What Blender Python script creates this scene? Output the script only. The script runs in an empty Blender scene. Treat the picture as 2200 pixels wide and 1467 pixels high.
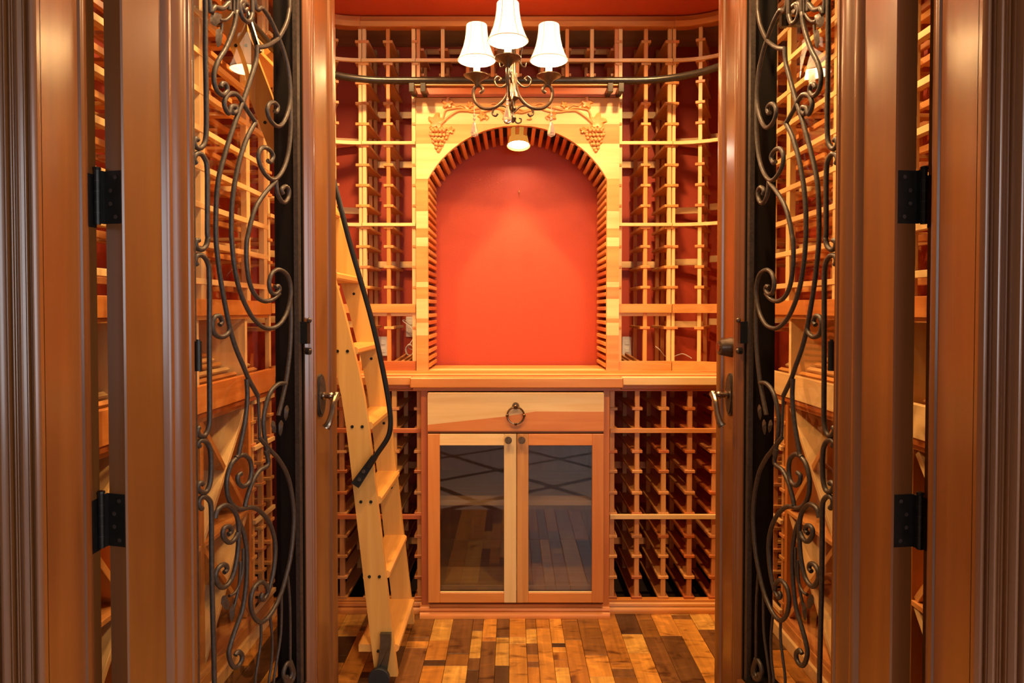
import bpy, math, random
from mathutils import Matrix, Vector
random.seed(7)
PI = math.pi
sc = bpy.context.scene
C = sc.collection

# ------------------------------------------------------------------ camera
FPX, CX, CY, CAMZ = 1467.0, 1100.0, 695.7, 1.206
TILT = math.radians(1.2)
cd = bpy.data.cameras.new('camera'); cam = bpy.data.objects.new('camera', cd); C.objects.link(cam)
cd.sensor_width = 36; cd.lens = 36 * FPX / 2200; cd.shift_y = -(733.5 - CY) / 2200
cd.clip_start = 0.02
cam.location = (0, 0, CAMZ); cam.rotation_euler = (PI / 2 - TILT, 0, 0)
sc.camera = cam
def ray(px, py):
    x, y = (px - CX) / FPX, -(py - CY) / FPX
    return Vector((x, math.cos(TILT) + y * math.sin(TILT), -math.sin(TILT) + y * math.cos(TILT)))
def P(px, py, Y):                      # point of the plane at depth Y seen at a pixel of the photograph
    d = ray(px, py); k = Y / d.y
    return Vector((d.x * k, Y, CAMZ + d.z * k))
def PX(px, Y): return P(px, 665, Y).x
def PZ(py, Y): return P(1100, py, Y).z

# ------------------------------------------------------------------ world, lights, exposure
WARM = (1.0, 0.60, 0.25)
w = bpy.data.worlds.new('world'); sc.world = w; w.use_nodes = True
bg = w.node_tree.nodes['Background']; bg.inputs[0].default_value = (0.84, 0.78, 0.74, 1); bg.inputs[1].default_value = 0.5
vs = sc.view_settings
vs.view_transform = 'Standard'; vs.look = 'None'; vs.exposure = 0.85; vs.gamma = 1.0; vs.use_curve_mapping = False
E_RECESS, E_BULB, E_NICHE, S_SHADE, S_FILL_PANE = 45, 6.0, 8.0, 0.9, 2.6

# ------------------------------------------------------------------ materials
M = {}
def nodes(name):
    m = bpy.data.materials.new(name); m.use_nodes = True
    nt = m.node_tree; b = nt.nodes['Principled BSDF']
    M[name] = m
    return m, nt, b
def N(nt, t, **kw):
    n = nt.nodes.new(t)
    for k, v in kw.items():
        if hasattr(n, k): setattr(n, k, v)
    return n
def L(nt, a, b): nt.links.new(a, b)
def ramp(nt, stops, interp='LINEAR'):
    r = nt.nodes.new('ShaderNodeValToRGB'); r.color_ramp.interpolation = interp
    e = r.color_ramp.elements
    while len(e) < len(stops): e.new(0.5)
    for i, (p, c) in enumerate(stops):
        e[i].position = p; e[i].color = (c[0], c[1], c[2], 1)
    return r
def wood(name, dark, light, axis, rough=0.42, var=0.3, coat=0.0, scale=1.0, tones=None):
    m, nt, b = nodes(name)
    tc = N(nt, 'ShaderNodeTexCoord'); oi = N(nt, 'ShaderNodeObjectInfo')
    mul = N(nt, 'ShaderNodeVectorMath', operation='MULTIPLY_ADD')
    comb = N(nt, 'ShaderNodeCombineXYZ')
    for i, k in enumerate((7.3, 13.1, 5.7)):
        mm = N(nt, 'ShaderNodeMath', operation='MULTIPLY'); mm.inputs[1].default_value = k
        L(nt, oi.outputs['Random'], mm.inputs[0]); L(nt, mm.outputs[0], comb.inputs[i])
    s = [14 * scale] * 3; s['xyz'.index(axis)] = 0.9 * scale
    mul.inputs[1].default_value = s
    L(nt, tc.outputs['Object'], mul.inputs[0]); L(nt, comb.outputs[0], mul.inputs[2])
    n1 = N(nt, 'ShaderNodeTexNoise'); n1.inputs['Scale'].default_value = 2.2; n1.inputs['Detail'].default_value = 6
    n1.inputs['Distortion'].default_value = 0.7
    L(nt, mul.outputs[0], n1.inputs['Vector'])
    r = ramp(nt, [(0.30, dark), (0.68, light)]); L(nt, n1.outputs['Fac'], r.inputs[0])
    col = r.outputs[0]
    if tones:
        rt = ramp(nt, tones, 'CONSTANT'); L(nt, oi.outputs['Random'], rt.inputs[0])
        mx = N(nt, 'ShaderNodeMix', data_type='RGBA', blend_type='MULTIPLY'); mx.inputs[0].default_value = 1
        L(nt, col, mx.inputs[6]); L(nt, rt.outputs[0], mx.inputs[7]); col = mx.outputs[2]
    if tones:                                    # old barrel-stave stains and scorch marks
        st = N(nt, 'ShaderNodeTexNoise'); st.inputs['Scale'].default_value = 1.0; st.inputs['Detail'].default_value = 5; st.inputs['Distortion'].default_value = 1.2
        sm = N(nt, 'ShaderNodeVectorMath', operation='MULTIPLY_ADD'); sm.inputs[1].default_value = (9, 22, 8)
        L(nt, tc.outputs['Object'], sm.inputs[0]); L(nt, comb.outputs[0], sm.inputs[2]); L(nt, sm.outputs[0], st.inputs['Vector'])
        rs = ramp(nt, [(0.30, (.30, .22, .15)), (0.44, (.80, .76, .70)), (.56, (.86, .84, .80)), (.70, (1.15, 1.1, 1.0))]); L(nt, st.outputs['Fac'], rs.inputs[0])
        m3 = N(nt, 'ShaderNodeMix', data_type='RGBA', blend_type='MULTIPLY'); m3.inputs[0].default_value = 1
        L(nt, col, m3.inputs[6]); L(nt, rs.outputs[0], m3.inputs[7]); col = m3.outputs[2]
    hs = N(nt, 'ShaderNodeHueSaturation')
    mr = N(nt, 'ShaderNodeMapRange'); mr.inputs[3].default_value = 1 - var; mr.inputs[4].default_value = 1 + var * 0.6
    wn = N(nt, 'ShaderNodeTexWhiteNoise', noise_dimensions='1D')
    L(nt, oi.outputs['Random'], wn.inputs['W']); L(nt, wn.outputs['Value'], mr.inputs[0]); L(nt, mr.outputs[0], hs.inputs['Value'])
    mh = N(nt, 'ShaderNodeMapRange'); mh.inputs[3].default_value = 0.5 - 0.035 * var; mh.inputs[4].default_value = 0.5 + 0.03 * var
    L(nt, oi.outputs['Random'], mh.inputs[0]); L(nt, mh.outputs[0], hs.inputs['Hue'])
    L(nt, col, hs.inputs['Color']); L(nt, hs.outputs[0], b.inputs['Base Color'])
    b.inputs['Roughness'].default_value = rough
    b.inputs['Coat Weight'].default_value = coat; b.inputs['Coat Roughness'].default_value = 0.2
    bp = N(nt, 'ShaderNodeBump'); bp.inputs['Strength'].default_value = 0.08; bp.inputs['Distance'].default_value = 0.002
    L(nt, n1.outputs['Fac'], bp.inputs['Height']); L(nt, bp.outputs[0], b.inputs['Normal'])
    return m
for a in 'xyz':
    wood('cedar_' + a, (0.55, 0.20, 0.050), (0.76, 0.37, 0.115), a, var=0.28)
    wood('orange_' + a, (0.60, 0.19, 0.030), (0.72, 0.28, 0.060), a, var=0.12)
    wood('pale_' + a, (0.80, 0.49, 0.185), (0.91, 0.64, 0.29), a, var=0.10)
    wood('mid_' + a, (0.58, 0.225, 0.050), (0.73, 0.34, 0.095), a, var=0.12)
    wood('red_' + a, (0.46, 0.110, 0.022), (0.58, 0.175, 0.036), a, var=0.16)
    wood('tan_' + a, (0.34, 0.20, 0.10), (0.42, 0.26, 0.14), a, var=0.08)
    wood('maple_' + a, (0.62, 0.29, 0.058), (0.74, 0.385, 0.092), a, var=0.08, rough=0.35)
    wood('alder_' + a, (0.135, 0.043, 0.0095), (0.190, 0.066, 0.0145), a, var=0.10, rough=0.32, coat=1.0, scale=.6)
g = lambda v: (v, v, v)
wood('plank', (0.62, 0.56, 0.48), (1.0, 0.96, 0.85), 'y', rough=0.38, var=0.25, coat=0.15, scale=1.6,
     tones=[(0.0, (0.11, 0.055, 0.02)), (0.13, (0.24, 0.115, 0.035)), (0.24, (0.62, 0.28, 0.05)), (0.42, (0.76, 0.36, 0.07)),
            (0.60, (0.56, 0.23, 0.04)), (0.72, (0.84, 0.46, 0.12)), (0.88, (0.32, 0.125, 0.03))])

def plain(name, col, rough=0.5, metal=0.0, bump=0.0, bscale=60, vary=0.0, coat=0.0):
    m, nt, b = nodes(name)
    b.inputs['Roughness'].default_value = rough; b.inputs['Metallic'].default_value = metal
    b.inputs['Coat Weight'].default_value = coat
    tc = N(nt, 'ShaderNodeTexCoord'); n = N(nt, 'ShaderNodeTexNoise'); n.inputs['Scale'].default_value = bscale
    n.inputs['Detail'].default_value = 4
    L(nt, tc.outputs['Object'], n.inputs['Vector'])
    r = ramp(nt, [(0.3, [c * (1 - vary) for c in col]), (0.7, [min(1, c * (1 + vary)) for c in col])])
    L(nt, n.outputs['Fac'], r.inputs[0]); L(nt, r.outputs[0], b.inputs['Base Color'])
    if bump:
        bp = N(nt, 'ShaderNodeBump'); bp.inputs['Strength'].default_value = bump; bp.inputs['Distance'].default_value = 0.003
        L(nt, n.outputs['Fac'], bp.inputs['Height']); L(nt, bp.outputs[0], b.inputs['Normal'])
    return m
plain('red_paint', (0.46, 0.052, 0.013), 0.55, bump=0.25, bscale=220, vary=0.06)
plain('iron', (0.046, 0.032, 0.024), 0.45, metal=0.2, bump=0.25, bscale=120, vary=0.35)
plain('black_metal', (0.018, 0.016, 0.014), 0.35, metal=0.5, vary=0.2)
plain('bracket_metal', (0.075, 0.065, 0.045), 0.32, metal=0.5, vary=0.2)
plain('rail_metal', (0.045, 0.036, 0.026), 0.30, metal=0.6, vary=0.2)
plain('liner', (0.006, 0.0035, 0.0025), 0.6, vary=0.2); M['liner'].node_tree.nodes['Principled BSDF'].inputs['Specular IOR Level'].default_value = 0.18
plain('bronze', (0.075, 0.044, 0.027), 0.32, metal=0.45, bump=0.1, vary=0.3)
plain('antique', (0.20, 0.12, 0.065), 0.28, metal=0.9, vary=0.3)
plain('brass', (0.75, 0.45, 0.14), 0.3, metal=1.0, vary=0.1)
plain('nickel', (0.30, 0.22, 0.15), 0.25, metal=1.0, vary=0.2)
plain('plastic', (0.80, 0.76, 0.68), 0.4)
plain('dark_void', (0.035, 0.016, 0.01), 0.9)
plain('rubber', (0.012, 0.012, 0.012), 0.6)
plain('hall_paint', (0.30, 0.26, 0.22), 0.7)
def glass(name, tint, refl=1.7):
    m, nt, b = nodes(name); nt.nodes.remove(b)
    out = nt.nodes['Material Output']
    fr = N(nt, 'ShaderNodeFresnel'); fr.inputs[0].default_value = 1.5
    tr = N(nt, 'ShaderNodeBsdfTransparent'); tr.inputs[0].default_value = (*tint, 1)
    gl = N(nt, 'ShaderNodeBsdfGlossy'); gl.inputs['Roughness'].default_value = 0.02
    ge = N(nt, 'ShaderNodeNewGeometry'); sb_ = N(nt, 'ShaderNodeMath', operation='SUBTRACT'); sb_.inputs[0].default_value = 1.0
    L(nt, ge.outputs['Backfacing'], sb_.inputs[1]); ml = N(nt, 'ShaderNodeMath', operation='MULTIPLY'); L(nt, fr.outputs[0], ml.inputs[0]); L(nt, sb_.outputs[0], ml.inputs[1])
    m2 = N(nt, 'ShaderNodeMath', operation='MULTIPLY'); m2.inputs[1].default_value = refl; m2.use_clamp = True; L(nt, ml.outputs[0], m2.inputs[0])
    mx = N(nt, 'ShaderNodeMixShader'); L(nt, m2.outputs[0], mx.inputs[0]); L(nt, tr.outputs[0], mx.inputs[1]); L(nt, gl.outputs[0], mx.inputs[2])
    L(nt, mx.outputs[0], out.inputs[0])
glass('glass', (0.97, 0.96, 0.94))
glass('cabinet_glass', (0.74, 0.71, 0.68), 2.2)  # tint darkened to stand in for the unlit interior, reflection boosted
m, nt, b = nodes('crystal'); b.inputs['Transmission Weight'].default_value = 0.85; b.inputs['Roughness'].default_value = 0.05
b.inputs['Base Color'].default_value = (1, .95, .88, 1)
def emit(name, col, s, base=(0.9, 0.8, 0.6)):
    m, nt, b = nodes(name); b.inputs['Base Color'].default_value = (*base, 1); b.inputs['Roughness'].default_value = 0.8
    b.inputs['Emission Color'].default_value = (*col, 1); b.inputs['Emission Strength'].default_value = s
emit('shade', (1.0, 0.80, 0.50), S_SHADE)
emit('amber_shade', (1.0, 0.42, 0.06), 0.32, (.40, .17, .03))
emit('shade_lining', (1.0, 0.78, 0.48), 6.0)
emit('lamp_face', (1.0, 0.78, 0.58), 30)
emit('fill_light_pane', (0.92, 0.95, 1.0), S_FILL_PANE, (.5, .5, .5))  # glowing panes of the added hall windows
# hall floor: grey tiles with dark diagonal bands
m, nt, b = nodes('hall_tile')
tc = N(nt, 'ShaderNodeTexCoord'); mp = N(nt, 'ShaderNodeMapping'); mp.inputs['Rotation'].default_value = (0, 0, math.radians(38))
L(nt, tc.outputs['Object'], mp.inputs[0])
br = N(nt, 'ShaderNodeTexBrick'); br.offset = 0; br.inputs['Scale'].default_value = 1.0
br.inputs['Color1'].default_value = (0.60, 0.50, 0.50, 1); br.inputs['Color2'].default_value = (0.66, 0.55, 0.54, 1); br.inputs['Mortar'].default_value = (0.05, 0.025, 0.015, 1)
br.inputs['Mortar Size'].default_value = 0.03; br.inputs['Brick Width'].default_value = 0.62; br.inputs['Row Height'].default_value = 0.62
L(nt, mp.outputs[0], br.inputs[0]); L(nt, br.outputs[0], b.inputs['Base Color']); b.inputs['Roughness'].default_value = 0.5

# ------------------------------------------------------------------ mesh helpers
class MB:
    def __init__(s): s.v = []; s.f = []
    def add(s, vs, fs):
        o = len(s.v); s.v += [tuple(v) for v in vs]; s.f += [tuple(o + i for i in f) for f in fs]; return s
    def box(s, x0, x1, y0, y1, z0, z1):
        return s.add([(x, y, z) for z in (z0, z1) for y in (y0, y1) for x in (x0, x1)],
                     [(0, 2, 3, 1), (4, 5, 7, 6), (0, 1, 5, 4), (2, 6, 7, 3), (0, 4, 6, 2), (1, 3, 7, 5)])
    def prism(s, poly, lo, hi, axis='z'):       # polygon in the plane across the axis (order: remaining axes)
        def p3(a, b, t): return {'z': (a, b, t), 'y': (a, t, b), 'x': (t, a, b)}[axis]
        n = len(poly)
        vs = [p3(a, b, lo) for a, b in poly] + [p3(a, b, hi) for a, b in poly]
        return s.add(vs, [tuple(range(n))[::-1], tuple(range(n, 2 * n))] + [(i, (i + 1) % n, n + (i + 1) % n, n + i) for i in range(n)])
    def tube(s, pts, r, n=8, closed=False, flat=None):
        pts = [Vector(p) for p in pts]; k = len(pts); rings = []
        rr = r if isinstance(r, (list, tuple)) else [r] * k
        t0 = None; u = None
        for i, p in enumerate(pts):
            a = pts[(i - 1) % k] if (closed or i) else pts[0]; b = pts[(i + 1) % k] if (closed or i < k - 1) else pts[-1]
            t = (b - a).normalized()
            if u is None: u = t.orthogonal().normalized()
            else:
                u = u - t * u.dot(t)
                u = u.normalized() if u.length > 1e-6 else t.orthogonal().normalized()
            v = t.cross(u)
            rings.append([p + (u * math.cos(2 * PI * j / n) + v * math.sin(2 * PI * j / n)) * rr[i] for j in range(n)])
        fs = []
        for i in range(k if closed else k - 1):
            for j in range(n):
                a, b = i * n, ((i + 1) % k) * n
                fs.append((a + j, a + (j + 1) % n, b + (j + 1) % n, b + j))
        if not closed: fs += [tuple(range(n))[::-1], tuple((k - 1) * n + j for j in range(n))]
        return s.add([q for rg in rings for q in rg], fs)
    def lathe(s, prof, c=(0, 0, 0), n=16, axis='z'):
        vs = []; fs = []; k = len(prof)
        for r, h in prof:
            for j in range(n):
                a = 2 * PI * j / n; p = (r * math.cos(a), r * math.sin(a), h)
                if axis == 'y': p = (p[0], p[2], p[1])
                if axis == 'x': p = (p[2], p[0], p[1])
                vs.append((c[0] + p[0], c[1] + p[1], c[2] + p[2]))
        for i in range(k - 1):
            for j in range(n): fs.append((i * n + j, i * n + (j + 1) % n, (i + 1) * n + (j + 1) % n, (i + 1) * n + j))
        fs += [tuple(range(n))[::-1], tuple((k - 1) * n + j for j in range(n))]
        return s.add(vs, fs)
    def ball(s, c, r, n=8, sy=1.0):
        vs = []; k = n // 2 + 1
        prof = [(r * math.sin(PI * i / k), -r * math.cos(PI * i / k)) for i in range(1, k)]
        prof = [(r * .15, -r * .99)] + prof + [(r * .15, r * .99)]
        o = len(s.v); s.lathe(prof, c, n)
        if sy != 1:
            for i in range(o, len(s.v)):
                x, y, z = s.v[i]; s.v[i] = (x, c[1] + (y - c[1]) * sy, z)
        return s
    def strip(s, inner, outer, z0, z1):         # curved bar between two plan polylines
        n = len(inner); vs = []
        for z in (z0, z1):
            vs += [(p[0], p[1], z) for p in inner] + [(p[0], p[1], z) for p in outer]
        fs = []
        for i in range(n - 1):
            a, b, c_, d = i, i + 1, n + i + 1, n + i; T = 2 * n
            fs += [(d, c_, b, a), (T + a, T + b, T + c_, T + d), (a, b, T + b, T + a), (c_, d, T + d, T + c_)]
        fs += [(0, T, T + n, n), (n - 1, 2 * n - 1, T + 2 * n - 1, T + n - 1)]
        return s.add(vs, fs)
    def mesh(s, name, mat, shift=(0, 0, 0), ang=35):
        me = bpy.data.meshes.new(name)
        me.from_pydata([(x - shift[0], y - shift[1], z - shift[2]) for x, y, z in s.v], [], s.f)
        me.polygons.foreach_set('use_smooth', [True] * len(me.polygons)); me.update()
        me.set_sharp_from_angle(angle=math.radians(ang)); me.materials.append(M[mat])
        return me
WL = {}                                          # world position of un-rotated parents
def link(name, me, parent, loc, rot=(0, 0, 0), local=False):
    o = bpy.data.objects.new(name, me); C.objects.link(o); o.location = loc; o.rotation_euler = rot
    WL[o] = Vector(loc)
    if parent is not None:
        o.parent = parent
        if not local: o.matrix_parent_inverse = Matrix.Translation(-WL[parent])
    return o
def obj(name, mb, mat, parent=None, local=False, ang=35):
    xs, ys, zs = zip(*mb.v)
    c = ((min(xs) + max(xs)) / 2, (min(ys) + max(ys)) / 2, min(zs) if parent is None else (min(zs) + max(zs)) / 2)
    return link(name, mb.mesh(name, mat, c, ang), parent, c, local=local)
BC = {}
def bevbox(name, d, mat, b=0.0012):
    key = (name, tuple(round(x, 4) for x in d), mat)
    if key in BC: return BC[key]
    h = [x / 2 for x in d]; b = min(b, min(h) * 0.5); m_ = MB(); vs = []; idx = {}
    for sx in (-1, 1):
        for sy in (-1, 1):
            for sz in (-1, 1):
                for k in range(3):
                    p = [sx * (h[0] - b), sy * (h[1] - b), sz * (h[2] - b)]; p[k] = (sx, sy, sz)[k] * h[k]
                    idx[(sx, sy, sz, k)] = len(vs); vs.append(p)
    fs = []
    S = (-1, 1)
    def q(*keys):
        f = [idx[k] for k in keys]
        pts = [Vector(vs[i]) for i in f]; c = sum(pts, Vector()) / len(pts)
        nrm = (pts[1] - pts[0]).cross(pts[2] - pts[0])
        fs.append(tuple(f) if nrm.dot(c) > 0 else tuple(f[::-1]))
    for s in S:
        q((s, -1, -1, 0), (s, 1, -1, 0), (s, 1, 1, 0), (s, -1, 1, 0)); q((-1, s, -1, 1), (1, s, -1, 1), (1, s, 1, 1), (-1, s, 1, 1)); q((-1, -1, s, 2), (1, -1, s, 2), (1, 1, s, 2), (-1, 1, s, 2))
        for t in S:
            q((s, t, -1, 0), (s, t, -1, 1), (s, t, 1, 1), (s, t, 1, 0)); q((s, -1, t, 0), (s, -1, t, 2), (s, 1, t, 2), (s, 1, t, 0)); q((-1, s, t, 1), (-1, s, t, 2), (1, s, t, 2), (1, s, t, 1))
            for u in S: q((s, t, u, 0), (s, t, u, 1), (s, t, u, 2))
    me = m_.add(vs, fs).mesh(name, mat, ang=25); BC[key] = me
    return me
def bx(name, x0, x1, y0, y1, z0, z1, mat, parent=None, rot=(0, 0, 0), b=0.0012, local=False):
    """one bevelled box as an object; the material's grain axis is the longest side when mat ends in '_'"""
    x0, x1 = min(x0, x1), max(x0, x1); y0, y1 = min(y0, y1), max(y0, y1); z0, z1 = min(z0, z1), max(z0, z1)
    d = (x1 - x0, y1 - y0, z1 - z0)
    if mat.endswith('_'): mat += 'xyz'[d.index(max(d))]
    c = ((x0 + x1) / 2, (y0 + y1) / 2, (z0 + z1) / 2)
    if parent is None:
        me = MB().box(-d[0] / 2, d[0] / 2, -d[1] / 2, d[1] / 2, 0, d[2]).mesh(name, mat)
        return link(name, me, None, (c[0], c[1], z0), rot)
    return link(name, bevbox(name, d, mat, b), parent, c, rot, local)
def thing(name, label, cat, loc=(0, 0, 0), rz=0, group=None):
    o = bpy.data.objects.new(name, None); C.objects.link(o); o.location = loc; o.rotation_euler = (0, 0, rz); WL[o] = Vector(loc)
    o.empty_display_size = 0.05
    return tag(o, label, cat, group)
def tag(o, label, cat, group=None, kind=None):
    o['label'] = label
    if cat: o['category'] = cat
    if group: o['group'] = group
    if kind: o['kind'] = kind
    return o
def struct(o, label, cat='wall'): return tag(o, label, cat, kind='structure')
def smooth(pts, k=6):
    pts = [Vector(p) for p in pts]; out = []
    for i in range(len(pts) - 1):
        p0 = pts[max(i - 1, 0)]; p1 = pts[i]; p2 = pts[i + 1]; p3 = pts[min(i + 2, len(pts) - 1)]
        for j in range(k):
            t = j / k
            out.append(0.5 * ((2 * p1) + (p2 - p0) * t + (2 * p0 - 5 * p1 + 4 * p2 - p3) * t * t + (3 * p1 - p0 - 3 * p2 + p3) * t ** 3))
    return out + [pts[-1]]

# ------------------------------------------------------------------ key planes (metres)
XC = 0.0215                     # centre line of the back wall furniture
D1, DL, D2, D3 = 2.672, 2.705, 2.95, 3.25   # cabinet front, lower rack front, upper rack front, back wall
ZC = 0.943                      # counter top
ZCEIL = 2.457
SX = 0.97                       # front of the side racks (mean)
SXS = {-1: 0.946, 1: 0.990}     # left, right
WX = 1.27                       # side walls
YW0, YW1 = 1.18, 1.30           # door wall
RC = 0.30                       # radius of the curved rack corner
YC = D2 - RC

# ------------------------------------------------------------------ structure
struct(bx('floor', -WX - .1, WX + .1, YW0, D3 + .1, -0.06, -0.008, 'dark_void'), 'cellar floor of mixed brown wooden barrel staves', 'floor')
fl = bpy.data.objects['floor']
struct(bx('ceiling', -WX - .1, WX + .1, YW1, D3 + .1, ZCEIL, ZCEIL + .06, 'red_paint'), 'dark red painted cellar ceiling', 'ceiling')
struct(bx('wall_back', -WX - .1, WX + .1, D3, D3 + .1, 0, ZCEIL, 'red_paint'), 'red painted back wall seen inside the arch', 'wall')
struct(bx('wall_left', -WX - .1, -WX, YW1, D3, 0, ZCEIL, 'red_paint'), 'red painted cellar wall behind the left racks', 'wall')
struct(bx('wall_right', WX, WX + .1, YW1, D3, 0, ZCEIL, 'red_paint'), 'red painted cellar wall behind the right racks', 'wall')
JXS = {-1: 0.808, 1: 0.799}      # jamb faces, left and right
for sgn, side in ((-1, 'left'), (1, 'right')):
    x0, x1 = sorted((sgn * (JXS[sgn] + .03), sgn * 2.6))
    struct(bx('wall_front_' + side, x0, x1, YW0, YW1, 0, 2.7, 'hall_paint'), 'wall beside the %s door casing' % side, 'wall')
struct(bx('wall_front_top', -.838, .829, YW0, YW1, 2.46, 2.7, 'hall_paint'), 'wall above the double doorway', 'wall')
struct(bx('floor_hall', -2.6, 2.6, -2.6, YW0, -0.06, -0.004, 'hall_tile'), 'grey hall floor with dark diagonal bands, mirrored in the cabinet glass', 'floor')

# the hall in front of the doorway, with unseen windows added to light the casings
for sgn, side in ((-1, 'left'), (1, 'right')):
    a, b_ = sorted((sgn * 2.6, sgn * 2.7)); struct(bx('wall_hall_' + side, a, b_, -2.7, YW1, 0, 2.7, 'hall_paint'), 'plain %s hall wall in front of the cellar doors' % side, 'wall')
struct(bx('wall_hall_back', -2.6, 2.6, -2.7, -2.6, 0, 2.7, 'hall_paint'), 'plain hall wall facing the cellar doors', 'wall')
struct(bx('ceiling_hall', -2.7, 2.7, -2.7, YW1, 2.7, 2.76, 'hall_paint'), 'plain ceiling of the hall', 'ceiling')
wn_ = thing('added_window_1', 'wide bright window added in the unseen hall to light the door casings', 'window', (1.3, -2.6, .85)); wn_['kind'] = 'structure'
for k in range(3):
    x = .1 + .8 * k
    bx('pane', x + .03, x + .77, -2.597, -2.59, .88, 2.32, 'fill_light_pane', wn_)
    bx('mullion', x - .03, x + .03, -2.6, -2.57, .85, 2.35, 'plastic', wn_)
bx('mullion', 2.47, 2.53, -2.6, -2.57, .85, 2.35, 'plastic', wn_); bx('sill', .05, 2.55, -2.6, -2.52, .82, .85, 'plastic', wn_); bx('head', .05, 2.55, -2.6, -2.56, 2.35, 2.40, 'plastic', wn_)

wn_ = thing('added_window_2', 'bright window added in the right hall wall to light the left casing', 'window', (2.6, -.6, .85)); wn_['kind'] = 'structure'  # second unseen window, added to brighten the left casing
for k in range(2):
    y = -1.5 + .8 * k
    bx('pane', 2.59, 2.597, y + .03, y + .77, .50, 2.32, 'fill_light_pane', wn_); bx('mullion', 2.57, 2.6, y - .03, y + .03, .47, 2.35, 'plastic', wn_)
bx('mullion', 2.57, 2.6, .07, .13, .47, 2.35, 'plastic', wn_); bx('sill', 2.52, 2.6, -1.55, .15, .44, .47, 'plastic', wn_); bx('head', 2.56, 2.6, -1.55, .15, 2.35, 2.40, 'plastic', wn_)

# floor staves
xs = -WX + .02; widths = [.074, .052, .080, .040, .062, .078, .048]
col = 0; LEN = [.03, .036, .05, .08, .14, .20, .30, .40, .50]
while xs < WX - .05:
    wd = widths[(col * 5 + col // 7) % 7]; y = YW0 + 0.01; first = True
    inner = abs(xs + wd / 2) < .80
    while y < D1 + .04:
        ln = random.choice(LEN if inner else LEN[3:]) if not first else random.choice(LEN)
        if y < 1.75 or not inner: ln = random.choice([.27, .40, .55])
        ln = min(ln, D1 + .06 - y); first = False
        if ln < 0.02: break
        h = 0.0070 + random.choice([0, .0006, .0012])
        z = -0.008
        bx('plank', xs + .0006, xs + wd - .0006, y + .0006, y + ln - .0006, z, z + h, 'plank', fl, b=0.0008)
        y += ln
    xs += wd; col += 1

# casings and jambs of the doorway
def casing_profile():
    """(u = distance from the opening, h = how far it stands out of the wall)"""
    pr = [(0.0, 0.0)]
    def bead(u0, u1, h0, h, n=6):
        for i in range(n + 1):
            t = i / n; pr.append((u0 + (u1 - u0) * t, h0 + h * math.sin(PI * t)))
    pr.append((0.0, .010)); bead(.001, .013, .012, .006)
    pr.append((.0142, .009)); pr.append((.0165, .009)); bead(.017, .0205, .013, .003, 4); bead(.021, .034, .015, .0055, 8)
    bead(.0345, .038, .0155, .003, 4); bead(.0385, .042, .016, .003, 4); pr.append((.043, .013)); pr.append((.046, .013))
    bead(.047, .051, .018, .003, 4); bead(.052, .068, .020, .008, 8); pr.append((.070, .018))
    bead(.071, .080, .022, .006, 6); pr.append((.083, .022)); bead(.084, .104, .024, .010, 8); pr.append((.108, .022)); pr.append((.125, .022)); pr.append((.125, 0))
    return pr
for i, sgn in enumerate((-1, 1)):
    side = ('left', 'right')[i]; JX = JXS[sgn]
    t = thing('trim_%d' % (i + 1), 'dark stained fluted wooden door casing and jamb at the %s edge' % side, 'trim', (sgn * JX, YW0, 0)); t['kind'] = 'structure'
    obj('casing', MB().prism([(sgn * (JX + u), YW0 - h) for u, h in casing_profile()], 0, 2.5), 'alder_z', t, ang=20)
    bx('jamb', sgn * JX, sgn * (JX + .030), YW0 - .004, 1.292, 0, 2.45, 'alder_', t, b=.002)
    bx('jamb_rebate', sgn * .816, sgn * (JX + .030), 1.292, 1.345, 0, 2.45, 'alder_', t, b=.001)
    a0 = JX + .001
    obj('stop_bead', MB().prism([(sgn * a0, 1.280), (sgn * (JX - .004), 1.282), (sgn * (JX - .006), 1.287), (sgn * (JX - .006), 1.294), (sgn * (JX - .004), 1.299), (sgn * a0, 1.301)], 0, 2.45), 'alder_z', t)
    for y0, y1 in ((377, 490), (1068, 1180)): bx('hinge_leaf', sgn * .8145, sgn * .816, 1.303, 1.344, PZ(y1, 1.345), PZ(y0, 1.345), 'black_metal', t, b=.0004)

# ------------------------------------------------------------------ the two doors
DW, DT, DH = 0.788, 0.045, 2.40
O0, O1 = 0.190, 0.625            # opening of the iron panel along the leaf
ZB, ZT = 0.13, 2.26
LEAF = {1: (Vector((-0.757, 1.334, 0.008)), math.radians(74.4)), -1: (Vector((0.7475, 1.334, 0.008)), math.radians(-82.3))}
TIRON = 0.012
def toleaf(px, py, t=TIRON):     # pixel of the photograph -> (s, z) on the left leaf
    o, a = LEAF[1]; e = Vector((math.cos(a), math.sin(a), 0)); nb = Vector((-math.sin(a), math.cos(a), 0))
    d = ray(px, py); c0 = Vector((0, 0, CAMZ)); pl = o + nb * t
    k = (pl - c0).dot(nb) / d.dot(nb); q = c0 + d * k
    return (q - o).dot(e), q.z - o.z
ZO = {4: 0, 5: 480, 6: 967}
def tr(z, pts): return [(380 + x / 2.9333, ZO[z] + y / 2.9333) for x, y in pts]
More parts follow.
